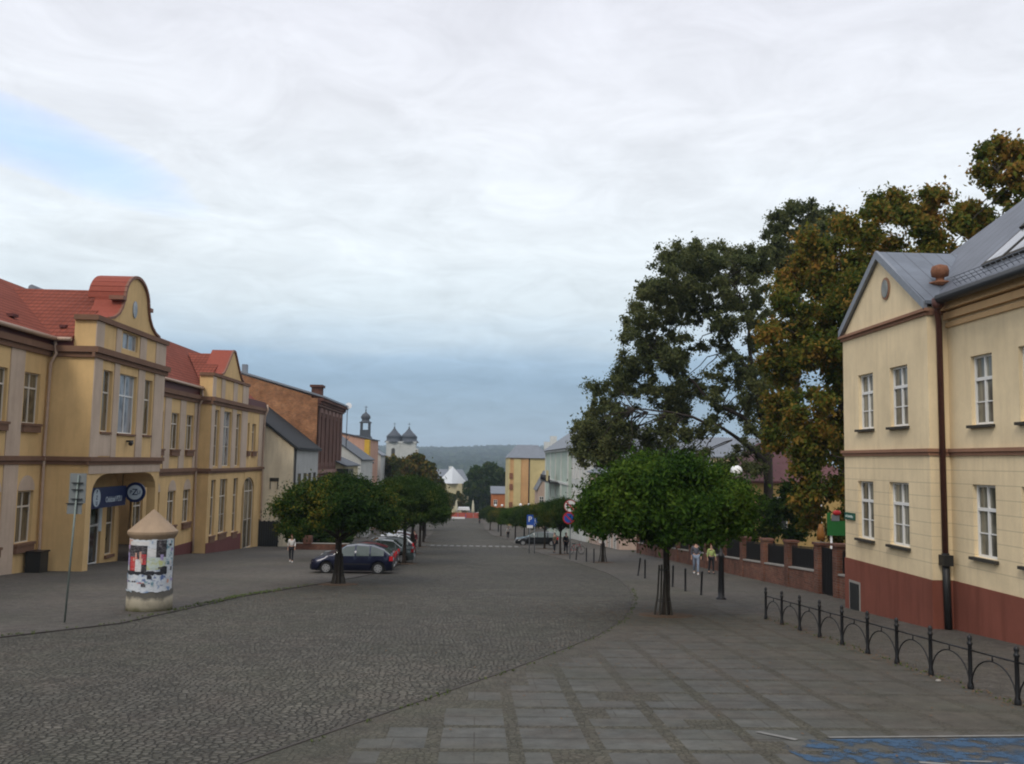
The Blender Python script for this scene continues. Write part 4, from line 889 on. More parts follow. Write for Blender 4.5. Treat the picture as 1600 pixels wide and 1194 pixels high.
poster(-62, -10, .86, 1.20, PW, .708); poster(-12, 46, .92, 1.20, PB, .7085, 'blue and white bill'); poster(34, 60, .84, 1.22, PB, .7095); poster(-66, -56, .95, 1.22, PT, .709)
for k, (a_, z_) in enumerate(((-52, .95), (-44, .94), (-34, .95), (-26, .955))): poster(a_, a_+6, z_, z_+.05, M['gum'] if k != 1 else PT, .712)
pr_ = random.Random(21)
for k in range(26):                  # small overlapping bills
    a_ = pr_.uniform(-88, 80); z_ = pr_.uniform(.78, 1.16) if k % 2 else pr_.uniform(1.3, 2.12); w_ = pr_.uniform(5, 12)
    if z_ > 1.25 and -50 < a_ < 24: a_ = pr_.choice((-84, -78, 60, 66, 74))
    poster(a_, a_+w_, z_, z_+pr_.uniform(.06, .2), pr_.choice((PT, PK, PB, WH, PL, PW, SK)), .7135+.0006*k)
for k in range(4): poster(-16+k*7, -11+k*7, .92+.01*(k % 2), .96, PR if k % 2 else SK, .713)
poster(10, 22, 1.06, 1.16, M['gum'], .7125); poster(24, 36, 1.03, 1.08, PW, .7125); poster(-44, -28, 1.10, 1.14, PB, .7115)
poster(-70, -30, .66, .72, M['signwhite'], .742, None, .02); poster(-5, 50, .655, .70, PW, .742, None, .02)
# ================================================================== back of a road sign on a thin post (left)
S = thing('road_sign', (-10.86, 24.7, zg(24.7)), 'thin leaning post with two bare grey sign backs in the left foreground', 'road sign')
z0 = zg(24.7); tl = .11
q = MB(); q.tube([(-10.9, 24.7, z0-.1), (-10.76, 24.7, z0+3.9)], .028, 8); q.build('post', plain('galvanised_post', (.17, .20, .18), .5, .4), S)
PG = plain('grey_sign_back', (.20, .21, .205), .5, .5, var=.1, scale=3)
q = MB(); q.box(-11.0, -10.56, 24.735, 24.75, z0+3.15, z0+3.95); q.build('sign_panel', PG, S)
q = MB(); q.box(-11.03, -10.64, 24.735, 24.75, z0+2.86, z0+3.13); q.build('sign_panel', PG, S)
q = MB()
for z in (3.25, 3.5, 3.68): q.box(-10.92, -10.64, 24.66, 24.735, z0+z, z0+z+.025)
q.box(-11.05, -10.6, 24.69, 24.734, z0+3.125, z0+3.15); q.build('clamp', M['black'], S)
# litter bin / cabinet by the wall
S = thing('litter_bin', (-20.95, 44.2, zg(44)), 'dark square litter bin standing against the ochre wall by the downpipe', 'litter bin')
q = MB(); z0 = zg(44.2); q.box(-21.35, -20.65, 43.85, 44.65, z0-.06, z0+.95); q.build('body', M['darkbox'], S)
q = MB(); q.box(-21.4, -20.6, 43.8, 44.7, z0+.95, z0+1.03); q.build('lid', M['iron'], S)
S = thing('bicycle_rack', (-19.9, 56.6, zg(56.6)), 'low wire bicycle rack beside the porch', 'bicycle rack')
q = MB(); z0 = zg(56.6)
for k in range(5): x = -20.6+k*.33; q.tube([(x, 56.4, z0), (x, 56.4, z0+.4), (x+.1, 56.4, z0+.48), (x+.2, 56.4, z0+.4), (x+.2, 56.4, z0)], .012, 5)
q.tube([(-20.7, 56.4, z0+.02), (-18.95, 56.4, z0+.02)], .015, 5); q.build('hoops', M['gutter'], S)
# ================================================================== lamps, signs, bollards
GLOBE = NT('opal_globe'); GLOBE.col((.80, .80, .78)); GLOBE.rough(.25); GLOBE = GLOBE.m
def lamp(x, y, label, h=4.75, sp_=.6, group='twin globe street lamps'):
    o = thing('street_lamp', (x, y, zg(y)), label, 'street lamp', group, world=False)
    q = MB(); q.lathe((0, 0, 0), [(.20, -.05), (.20, .05), (.13, .10), (.12, .5), (.10, 1.55), (.13, 1.60), (.12, 1.68), (.055, 1.75), (.05, h-.55), (.08, h-.5), (.03, h-.3)], 12); q.build('post', M['iron'], o)
    q = MB()
    for s_ in (-1, 1): q.tube([(0, 0, h-.75), (s_*.25, 0, h-.85), (s_*.5, 0, h-.7), (s_*sp_, 0, h-.45), (s_*sp_, 0, h-.25)], .022, 6)
    q.build('arm', M['iron'], o)
    for s_ in (-1, 1):
        q = MB(); q.ball((s_*sp_, 0, h), .23, 16, 10); q.build('globe', GLOBE, o)
    return o
lamp(9.3, 34.2, 'black street lamp with white globes behind the big clipped tree on the right', 4.85)
lamp(6.7, 128, 'far street lamp with twin white globes above the right-hand trees')
lamp(3.9, 165, 'farthest street lamp with small twin globes, down the right row')
S = thing('no_turn_sign', (6.72, 66, zg(66)), 'no left turn sign above a no parking sign on one post', 'road sign', world=False)
M['signred'] = plain('sign_red', (.42, .025, .03), .4, var=.05); M['signface'] = plain('sign_face', (.72, .72, .72), .4, var=.04); M['signblue'] = plain('sign_blue', (.02, .08, .36), .4, var=.05)
q = MB(); q.tube([(.1, .06, -.05), (.1, .06, 4.3)], .04, 8); q.build('post', M['greymetal'], S)
z1 = 3.85
q = MB(); q.disc((.08, 0, z1), (0, -1, 0), (0, 0, 1), .46, .02, 28); d_ = q.build('sign_disc', M['signred'], S)
q = MB(); q.disc((.08, -.021, z1), (0, -1, 0), (0, 0, 1), .41, .006, 28); q.build('white_field', M['signface'], d_)
q = MB(); q.box(-.02+.22, .08+.22, -.036, -.028, z1-.25, z1+.12); q.box(-.1, .21, -.036, -.0285, z1+.03, z1+.13)
q.prism([(-.08, -.036, z1+.24), (-.26, -.036, z1+.08), (-.08, -.036, z1-.08)], [(-.08, -.028, z1+.24), (-.26, -.028, z1+.08), (-.08, -.028, z1-.08)]); q.build('turn_arrow', M['black'], d_)
q = MB(); a_ = Vector((.30, 0, -.30)); p_ = Vector((.03, 0, .03)); c0 = Vector((.08, -.037, z1))
q.prism([c0-a_-p_, c0+a_-p_, c0+a_+p_, c0-a_+p_], [v+Vector((0, -.006, 0)) for v in (c0-a_-p_, c0+a_-p_, c0+a_+p_, c0-a_+p_)]); q.build('red_bar', M['signred'], d_)
z1 = 2.98
q = MB(); q.disc((-.02, 0, z1), (0, -1, 0), (0, 0, 1), .44, .02, 28); d_ = q.build('sign_disc', M['signred'], S)
q = MB(); q.disc((-.02, -.021, z1), (0, -1, 0), (0, 0, 1), .34, .006, 28); q.build('blue_field', M['signblue'], d_)
q = MB(); c0 = Vector((-.02, -.03, z1)); a_ = Vector((.25, 0, -.25)); p_ = Vector((.035, 0, .035)); q.prism([c0-a_-p_, c0+a_-p_, c0+a_+p_, c0-a_+p_], [v+Vector((0, -.006, 0)) for v in (c0-a_-p_, c0+a_-p_, c0+a_+p_, c0-a_+p_)]); q.build('red_bar', M['signred'], d_)
S = thing('parking_sign', (4.75, 76, zg(76)), 'blue square parking sign with white P and wheelchair symbol on two posts', 'road sign')
z0 = zg(76)
q = MB(); q.tube([(4.42, 76.05, z0-.1), (4.42, 76.05, z0+3.2)], .035, 8); q.tube([(4.85, 76.05, z0-.1), (4.85, 76.05, z0+2.9)], .035, 8); q.build('post', M['greymetal'], S)
q = MB(); q.box(4.18, 4.72, 76, 76.02, z0+2.35, z0+3.2); q.box(4.722, 5.15, 76, 76.02, z0+2.25, z0+2.95); q.build('sign_panel', M['signblue'], S)
q = MB(); q.box(4.2, 4.70, 75.985, 75.999, z0+2.1, z0+2.34); q.build('supplement_panel', M['signface'], S)
text('P', .62, M['signface'], S, ((1, 0, 0), (0, 0, 1), (0, -1, 0)), (4.45, 75.985, z0+2.82))
q = MB(); q.tube([(4.88, 75.985, z0+2.78), (4.88, 75.985, z0+2.55), (5.0, 75.985, z0+2.5), (5.06, 75.985, z0+2.36)], .022, 6)
q.tube([(4.93+.12*math.cos(a), 75.985, z0+2.46+.12*math.sin(a)) for a in [math.pi*(.6+i*.11) for i in range(12)]], .014, 5); q.ball((4.88, 75.985, z0+2.85), .04, 8, 6); q.build('wheelchair_symbol', M['signface'], S)
def bollard(x, y, label, lean=0., h=.98):
    o = tag(MB.build(_b(h), 'bollard', M['iron'], None, (x, y, zg(y))), label, 'bollard', 'slim black bollards along the right pavement'); o.location = (x, y, zg(y)); o.rotation_euler = (0, lean, random.uniform(0, 1)*0); return o
def _b(h):
    q = MB(); q.lathe((0, 0, 0), [(.06, -.08), (.06, .02), (.045, .05), (.042, h-.12), (.052, h-.11), (.052, h-.07), (.038, h-.03), (.001, h)], 10); return q
bm = _b(.98).build('bollard', M['iron'])
bl = [(9.0, 36.07, .04, 'slim black bollard nearest the black street lamp post'), (8.79, 37.9, 0, 'slim black bollard second to the left of the lamp post'), (8.78, 40.34, .03, 'slim black bollard third to the left of the lamp post'),
      (8.56, 45.8, 0, 'upright black bollard just left of the big green tree trunk'), (8.56, 47.8, .13, 'tilted black bollard left of the big green tree trunk'), (7.95, 61.2, 0, 'rightmost of three bollards left of the second right-hand tree'),
      (7.6, 62.5, 0, 'middle of three bollards left of the second right-hand tree'), (7.18, 65.2, .08, 'leaning leftmost of three bollards left of the second right-hand tree')]
for i, (x, y, ln, lb) in enumerate(bl):
    o = bm if i == 0 else bm.copy()
    if i: COL.objects.link(o)
    o.location = (x, y, zg(y)); o.rotation_euler = (0, ln, 0); tag(o, lb, 'bollard', 'slim black bollards along the right pavement')
# bicycle beside the people
BK = thing('bicycle', (8.3, 75.6, zg(75.6)), 'dark bicycle parked beside the people under the round signs', 'bicycle', None, R(20), world=False)
for x in (-.52, .52):
    q = MB(); q.tube([(x+.33*math.cos(a), 0, .34+.33*math.sin(a)) for a in [2*math.pi*i/20 for i in range(21)]], .02, 6); w_ = q.build('wheel', M['iron'], BK)
    q = MB()
    for k in range(6): a = math.pi*k/6; q.tube([(x-.31*math.cos(a), 0, .34-.31*math.sin(a)), (x+.31*math.cos(a), 0, .34+.31*math.sin(a))], .004, 4)
    q.build('spokes', M['greymetal'], w_)
q = MB()
for a, b in (((-.52,.34),(-.2,.78)), ((-.52,.34),(-.05,.32)), ((-.05,.32),(-.2,.82)), ((-.05,.32),(.36,.78)), ((-.2,.76),(.36,.8)), ((.34,.9),(.52,.34))): q.tube([(a[0],0,a[1]), (b[0],0,b[1])], .018, 6)
q.build('frame', M['signred'], BK)
q = MB(); q.box(-.34, -.08, -.06, .06, .84, .90); q.build('saddle', M['black'], BK)
q = MB(); q.tube([(.30, -.26, .98), (.38, -.1, 1.0), (.38, .1, 1.0), (.30, .26, .98)], .014, 6); q.tube([(.34, 0, .88), (.38, 0, 1.0)], .014, 6); q.build('handlebar', M['black'], BK)
q = MB(); q.ball((.45, 0, .88), .05, 8, 6); q.build('headlight', M['signface'], BK)
# ================================================================== cars
TYRE = plain('tyre_rubber', (.012, .012, .012), .85); RIM = plain('alloy_rim', (.38, .38, .38), .35, .6, var=.06); TAIL = plain('tail_lamp_red', (.45, .015, .02), .25, var=.05); HEAD = plain('headlamp_glass', (.45, .47, .48), .12, var=.05)
CGL = NT('car_glass'); CGL.col((.075, .095, .085)); CGL.rough(.05); CGL.p.inputs['Specular IOR Level'].default_value = .8; CGL = CGL.m
def paint(name, c, metal=.3):
    t = NT(name); n = t.noise(3, 3); t.col(t.mix(n, sc3(c, .88), sc3(c, 1.1))); t.rough(.28); t.p.inputs['Metallic'].default_value = metal
    t.p.inputs['Coat Weight'].default_value = .6; t.p.inputs['Coat Roughness'].default_value = .08; return t.m
def car(loc, label, body, rz=0., L=4.2, W=1.7, H=1.46, kind='hatch', group='cars parked under the left row of trees', name='parked_car'):
    """local +x = front"""
    o = thing(name, loc, label, 'car', group, rz, world=False)
    h = L/2; rw = .31; wf, wr = h-.80, -h+.72
    if kind == 'hatch': tp = [(h, .60), (h-.05, .72), (h-.55, .86), (h-1.05, .96), (h-1.75, H-.06), (h-2.3, H), (-h+1.0, H-.04), (-h+.45, H-.22), (-h+.10, .98), (-h+.02, .80), (-h, .62)]
    elif kind == 'estate': tp = [(h, .58), (h-.06, .68), (h-.6, .80), (h-1.25, .92), (h-2.0, H-.06), (h-2.6, H), (-h+.8, H-.06), (-h+.45, H-.14), (-h+.08, .95), (-h+.02, .80), (-h, .62)]
    else: tp = [(h, .56), (h-.06, .66), (h-.6, .78), (h-1.2, .90), (h-1.95, H-.05), (h-2.5, H), (-h+1.3, H-.05), (-h+.75, .98), (-h+.1, .93), (-h+.02, .80), (-h, .62)]
    tp = sorted(tp)
    bel = lambda x: min(interp(tp, x), .90+.05*(h-x)/L)
    xs = sorted(set([-h, h]+[x for x, _ in tp]+[-h+L*i/56 for i in range(57)]))
    def arch(x):
        z = .20
        for c_ in (wf, wr):
            d = abs(x-c_)
            if d < rw+.05: z = max(z, .31+math.sqrt((rw+.05)**2-d*d))
        return z
    def plan(x):                         # narrowing at nose and tail
        e = 1-abs(x)/h; return W/2*(1-.20*max(0, 1-e/.16)**2)
    rings = []
    for x in xs:
        w_ = plan(x); t_ = interp(tp, x); b_ = bel(x); gh_ = max(0, t_-b_); wt = w_*(.97-.20*min(1, gh_/.5)); zb = min(arch(x), b_-.1)
        rings.append([(x, 0, .22), (x, w_*.93, zb), (x, w_, zb+.03), (x, w_*1.0, max(zb+.04, b_-.28)), (x, w_*.975, b_), (x, wt, t_-.035 if gh_ > .05 else t_), (x, wt*.80, t_+.0), (x, 0, t_+.02)])
    parts = {'body': MB(), 'side_window1': MB(), 'side_window-1': MB(), 'windscreen': MB(), 'rear_window': MB()}
    for r0, r1 in zip(rings, rings[1:]):
        xm = (r0[0][0]+r1[0][0])/2; gh0 = r0[5][2]-r0[4][2]; gh1 = r1[5][2]-r1[4][2]; sl_ = (r1[7][2]-r0[7][2])/max(1e-4, r1[0][0]-r0[0][0])
        for k in range(7):
            for sg in (1, -1):
                P4 = [r0[k], r1[k], r1[k+1], r0[k+1]]; P4 = [(p_[0], sg*p_[1], p_[2]) for p_ in P4]
                if sg > 0: P4 = P4[::-1]
                key = 'body'
                if k == 4 and min(gh0, gh1) > .10:
                    pil = any(abs(xm-c_) < .045 for c_ in (h-2.35 if kind != 'hatch' else h-2.28, -h+1.15)) or xm < -h+.42
                    if not pil: key = 'side_window%d' % sg
                if k >= 5 and min(gh0, gh1) > .0 and max(gh0, gh1) > .06:
                    if sl_ < -.38 and xm > 0: key = 'windscreen'
                    if sl_ > .38 and xm < 0: key = 'rear_window'
                p_ = parts[key]; b0 = p_.pts(P4); p_.face(range(b0, b0+4), key == 'body')
    b_ = parts['body']
    for rr in (rings[0], rings[-1]): b_.poly([(p_[0], p_[1], p_[2]) for p_ in rr]+[(p_[0], -p_[1], p_[2]) for p_ in reversed(rr[1:-1])])
    bo = b_.build('body', body, o)
    try:
        import bmesh; bm_ = bmesh.new(); bm_.from_mesh(bo.data); bmesh.ops.remove_doubles(bm_, verts=bm_.verts, dist=.0005); bm_.to_mesh(bo.data); bm_.free()
    except Exception: pass
    for key in ('side_window1', 'side_window-1', 'windscreen', 'rear_window'):
        if parts[key].f: parts[key].build(key.rstrip('-1'), CGL, o)
    q = MB(); q.box(-h+.25, h-.25, -W/2+.16, W/2-.16, .17, .60); q.build('underbody', M['black'], o)
    for cx_ in (wf, wr):
        for sg in (1, -1):
            q = MB(); q.disc((cx_, sg*(W/2-.19), .31), (0, sg, 0), (0, 0, 1), rw, .17, 22); wh = q.build('wheel', TYRE, o)
            q = MB(); y_ = sg*(W/2-.019); q.disc((cx_, y_, .31), (0, sg, 0), (0, 0, 1), .20, .006, 20)
            rim = q.build('rim', RIM, wh)
            q = MB()
            for k in range(7): a = 2*math.pi*k/7; q.disc((cx_+.135*math.cos(a), y_+sg*.007, .31+.135*math.sin(a)), (0, sg, 0), (0, 0, 1), .028, .002, 8)
            q.build('rim_holes', TYRE, wh)
    for sg in (1, -1):
        q = MB(); q.hexa([(h-.32, sg*(W/2-.16), .60), (h-.04, sg*(W/2-.34), .58), (h+.0, sg*(W/2-.42), .60), (h-.05, sg*(W/2-.10), .60), (h-.42, sg*(W/2-.14), .76), (h-.10, sg*(W/2-.36), .72), (h-.03, sg*(W/2-.44), .70), (h-.2, sg*(W/2-.05), .74)]); q.build('headlight', HEAD, o)
        q = MB(); q.box(-h-.015, -h+.16, sg*(W/2-.30) if sg > 0 else -W/2+.04, (W/2-.04) if sg > 0 else sg*(W/2-.30), .70, .92); q.build('taillight', TAIL, o)
        q = MB(); q.ball((h-1.50, sg*(W/2+.07), 1.0), .08, 8, 6, (.7, 1.2, .8)); q.build('wing_mirror', M['black'], o)
    for e in (1, -1):
        q = MB(); x0, x1 = (h-.06, h+.03) if e > 0 else (-h-.03, -h+.06); q.box(x0, x1, -W/2+.14, W/2-.14, .26, .50); bp = q.build('bumper', M['black'] if kind == 'hatch' else body, o)
        q = MB(); x2 = x1+.004 if e > 0 else x0-.004; q.box(min(x2, x2+.006*e), max(x2, x2+.006*e), -.26, .26, .34, .45); q.build('number_plate', M['signface'], bp)
    q = MB()
    for sg in (1, -1):
        q.box(wr+rw+.07, wf-rw-.07, sg*(W/2)-.012, sg*(W/2)+.012, .50, .545)
    q.build('side_strip', M['black'], o)
    return o
PI = math.pi
car(at_g(-6.35, 47.3), 'dark blue hatchback parked broadside behind the nearest left tree', paint('dark_blue_paint', (.007, .009, .030)), PI, 4.15, 1.68, 1.47)
car(at_g(-6.45, 50.2), 'red hatchback just behind the dark blue one', paint('red_paint', (.20, .02, .035)), PI, 4.0, 1.65, 1.44)
car(at_g(-6.9, 54.2), 'dark grey saloon with its nose showing behind the tree crown', paint('graphite_paint', (.035, .037, .042)), PI, 4.5, 1.75, 1.42, 'saloon')
car(at_g(-6.2, 58.6), 'silver green saloon behind the red hatchback', paint('silver_green_paint', (.11, .14, .14)), PI, 4.4, 1.72, 1.44, 'saloon')
car(at_g(-6.6, 63.5), 'black hatchback with a bright red tail light left of the trunks', paint('black_paint_car', (.010, .012, .018)), PI+.35, 4.2, 1.74, 1.48)
car(at_g(-7.0, 69.5), 'white hatchback behind the black one', paint('white_paint_car', (.60, .60, .60), 0), PI+.2, 4.2, 1.72, 1.5)
car(at_g(-7.2, 75), 'silver hatchback in the middle of the left parking row', paint('silver_paint', (.35, .36, .38)), PI+.1, 4.2, 1.72, 1.5)
car(at_g(-7.6, 82), 'dark red car farther along the left parking row', paint('maroon_paint', (.10, .015, .02)), PI, 4.2, 1.72, 1.46)
car(at_g(-8.2, 90), 'pale grey car at the far end of the left parking row', paint('pale_grey_paint', (.4, .41, .42)), PI, 4.3, 1.72, 1.46)
car(at_g(6.5, 98.5), 'black estate car parked across the right pavement behind the parking sign', paint('black_estate_paint', (.008, .009, .010)), PI, 4.6, 1.8, 1.5, 'estate', group=None)
# ================================================================== foliage
GREEN = leafmat('fresh_green_leaves', [(.28, (.012, .034, .006)), (.50, (.030, .066, .009)), (.70, (.062, .112, .014)), (.88, (.10, .145, .02))], .55, .3)
DEEP = leafmat('deep_green_leaves', [(.30, (.012, .028, .008)), (.52, (.026, .054, .011)), (.76, (.050, .080, .015)), (.95, (.12, .11, .02))], .5, .3)
GOLD = leafmat('green_gold_leaves', [(.32, (.012, .030, .008)), (.54, (.026, .056, .011)), (.72, (.055, .080, .014)), (.88, (.17, .135, .02))], .42, .3)
ASH = leafmat('grey_green_leaves', [(.30, (.050, .064, .026)), (.55, (.095, .112, .042)), (.80, (.15, .155, .058))], .35, .45)
CHEST = leafmat('browning_chestnut_leaves', [(.34, (.050, .078, .016)), (.52, (.105, .120, .020)), (.64, (.165, .140, .024)), (.76, (.25, .150, .030)), (.92, (.33, .17, .038))], .42, .4)
OLIVE = leafmat('olive_leaves', [(.30, (.03, .045, .014)), (.55, (.065, .078, .02)), (.74, (.14, .095, .02))], .3, .3)
def leaves(clumps, n, size, seed, flat=.0, shell=.35, aspect=1.8):
    """clumps: rows cx cy cz rx ry rz; returns a mesh of small bent leaf sprays filling the clumps"""
    rg = np.random.default_rng(seed); C_ = np.array(clumps, float); wt = (C_[:,3]*C_[:,4]*C_[:,5])**(2/3.); wt /= wt.sum()
    ix = rg.choice(len(C_), n, p=wt); d = rg.normal(size=(n, 3)); d /= np.linalg.norm(d, axis=1)[:,None]
    rad = rg.random(n)**shell if shell < 1 else np.minimum(np.abs(rg.normal(size=n))*.52, 1.7); p_ = C_[ix,:3]+d*C_[ix,3:6]*rad[:,None]
    nrm = d*.8+rg.normal(size=(n,3))*.75; nrm[:,2] += .35; nrm /= np.linalg.norm(nrm, axis=1)[:,None]
    a = np.cross(nrm, rg.normal(size=(n,3))); a /= np.linalg.norm(a, axis=1)[:,None]; b = np.cross(nrm, a)
    a[:,2] -= .25; s_ = size*(.6+.8*rg.random(n))[:,None]
    v = np.empty((n, 4, 3)); v[:,0] = p_-a*s_*aspect*.5; v[:,1] = p_-b*s_*.5+nrm*s_*.10; v[:,2] = p_+a*s_*aspect*.5-nrm*s_*.12; v[:,3] = p_+b*s_*.5+nrm*s_*.10
    return v.reshape(-1, 3)
def leaf_obj(name, v, mat, parent):
    me = bpy.data.meshes.new(name); n = len(v)//4; me.vertices.add(len(v)); me.vertices.foreach_set('co', v.astype(np.float32).ravel())
    me.loops.add(len(v)); me.loops.foreach_set('vertex_index', np.arange(len(v), dtype=np.int32)); me.polygons.add(n); me.polygons.foreach_set('loop_start', np.arange(0, len(v), 4, dtype=np.int32))
    me.polygons.foreach_set('loop_total', np.full(n, 4, dtype=np.int32)); me.update(calc_edges=True); me.materials.append(mat)
    o = bpy.data.objects.new(name, me); COL.objects.link(o); o.parent = parent; return o
def branch(q, a, b, r0, r1, seed, wig=.12, n=5, sides=7):
    rg = random.Random(seed); a, b = Vector(a), Vector(b); L_ = (b-a).length; pts, rd = [], []
    for i in range(n+1):
        t_ = i/n; p_ = a.lerp(b, t_)+Vector((0, 0, 1))*math.sin(t_*math.pi)*L_*.05
        if 0 < i < n: p_ += Vector([rg.uniform(-1, 1) for _ in range(3)])*wig*L_/n
        pts.append(p_); rd.append(r0+(r1-r0)*t_)
    q.tube(pts, rd, sides, True, False); return pts
def globe_tree(mat, seed, nl=26000, R_=2.72, zb=2.05, zt=5.15, lean=0.):
    """clipped round-headed street tree: broad dome on a short trunk"""
    rg = random.Random(seed); cl = []
    mid_ = zb+.95
    for k in range(150):
        th = rg.uniform(0, 2*PI); u = rg.random(); rr = math.sqrt(u)
        top = mid_+(zt-mid_-.35)*math.sqrt(max(0, 1-rr**1.75)); bot = zb+.35+.55*rr*rr
        z = top if rg.random() < .62 else rg.uniform(bot, top)
        r_ = rg.uniform(.30, .70); wv_ = 1+.09*math.sin(3*th+seed)+.06*math.sin(5*th+2*seed); z += .16*math.sin(4*th+seed*1.7)*rr+rg.uniform(-.1, .16); cl.append((R_*.90*rr*wv_*math.cos(th), R_*.90*rr*wv_*math.sin(th), z, r_*1.25, r_*1.25, r_*.75))
    for k in range(34):
        th = 2*PI*k/34+rg.uniform(-.08, .08); rr = R_*rg.uniform(.86, 1.0); cl.append((rr*math.cos(th), rr*math.sin(th), mid_+rg.uniform(-.45, .3), .42, .42, .40))
    v = leaves(cl, nl, .062, seed, shell=2, aspect=2.4)
    q = MB(); z0 = -.15
    q.tube([(0, 0, z0), (0, 0, .3), (.03, 0, 1.2), (lean, 0, 2.1), (lean, .02, 2.9)], [.17, .13, .11, .10, .07], 9)
    for k in range(9): th = 2*PI*k/9; branch(q, (lean, 0, 2.0+.1*(k % 3)), (2.0*math.cos(th), 2.0*math.sin(th), 3.0+.3*(k % 2)), .05, .015, seed+k)
    return v, q
protos = {}
def gt(x, y, label, key, mat, seed, rz=0., sc_=1., sz=1., nl=26000, guard=False, group='clipped round-headed trees lining the street'):
    o = thing('street_tree', (x, y, zg(y)), label, 'tree', group, rz, world=False); o.scale = (sc_, sc_, sc_*sz)
    if key not in protos:
        v, q = globe_tree(mat, seed, nl); cr_ = leaf_obj('crown', v, mat, o); tr_ = q.build('trunk', M['bark'], o); protos[key] = (cr_, tr_)
    else:
        for s_ in protos[key]: c_ = s_.copy(); COL.objects.link(c_); c_.parent = o
    q = MB(); q.lathe((0, 0, 0), [(.001, .03), (.55, .03), (.85, .018), (.9, -.05)], 20)
    # tree pit follows the slope of the street
    pit = q.build('tree_pit', M['soil'], None, (0, 0, 0)); pit.location = (x, y, zg(y)); pit.rotation_euler = (-math.atan(.063 if y < 150 else .039), 0, 0); pit['kind'] = 'structure'
    return o
def guard(x, y, label, h=1.55, wt=.14, wb=.30):
    o = thing('tree_guard', (x, y, zg(y)), label, 'tree guard', 'slatted trunk guards', 0, world=False)
    for k in range(8):
        th = 2*PI*k/8+.2; q = MB(); c_, s_ = math.cos(th), math.sin(th)
        top_ = h*(1.0 if k % 3 else .95); pts = [(wb*c_, wb*s_, -.04), ((wb+wt)/2*.86*c_, (wb+wt)/2*.86*s_, h*.4), (wt*c_, wt*s_, top_)]; q.tube(pts, [.032, .028, .026], 4, False); q.build('slat', M['wood'], o)
    for z_, rr in ((.45, .23), (h-.15, .165)):
        q = MB(); q.tube([(rr*math.cos(a), rr*math.sin(a), z_) for a in [2*PI*i/14 for i in range(15)]], .012, 5); q.build('hoop', M['iron'], o)
gt(5.95, 28.3, 'large fresh green clipped tree on the right, nearest to the camera', 'g1', GREEN, 11, .3, .96, 1.03, 150000)
guard(5.87, 28.3, 'tapered slatted guard round the trunk of the big green tree on the right')
gt(-5.9, 39.3, 'dark green clipped tree with yellowing top, in front of the blue hatchback', 'g2', GOLD, 23, 0, .93, .97, 120000)
guard(-5.9, 39.3, 'flared slatted guard round the trunk in front of the blue hatchback', 1.35)
gt(-4.5, 56.8, 'second tree of the left row, standing beside the red hatchback', 'g3', DEEP, 31, .5, .98, 1.06, 90000); 
gt(-5.1, 72.3, 'third tree of the left row, by the cobbled roadway', 'g2', GOLD, 0, 2.2, 1.02, 1.15); guard(-5.1, 72.3, 'dark slatted guard round the third trunk of the left row')
for i, (x, y, lb) in enumerate(((-5.5, 88, 'fourth'), (-6.1, 104, 'fifth'), (-6.9, 120, 'sixth'), (-7.7, 136, 'seventh'))):
    gt(x, y, lb+' tree of the left row, dark green round crown beyond the parked cars', ('g3', 'g2')[i % 2], None, 0, 1.+i, 1.0, 1.05)
gt(-9.3, 61, 'dark round tree behind the first left tree, above the parked saloons', 'g3', None, 0, 4.2, 1.0, 1.05)
gt(8.67, 62.0, 'second tree of the right row, beside three bollards', 'g3', None, 0, 1.9, .70, 1.2); guard(8.67, 62.0, 'slatted guard round the second trunk of the right row', 1.3)
gt(6.9, 74.5, 'third tree of the right row with dark brownish-green crown, behind the round signs', 'g3', None, 0, 2.9, .72, 1.25)
for i, (x, y, lb) in enumerate(((6.0, 88, 'fourth'), (5.4, 104, 'fifth'), (4.6, 122, 'sixth'), (3.2, 143, 'seventh'), (1.9, 172, 'eighth'))):
    gt(x+.6, y, lb+' tree of the right row, far down the street', ('g2', 'g3', 'g1')[i % 3], None, 0, 1.3*i, .82, 1.05)
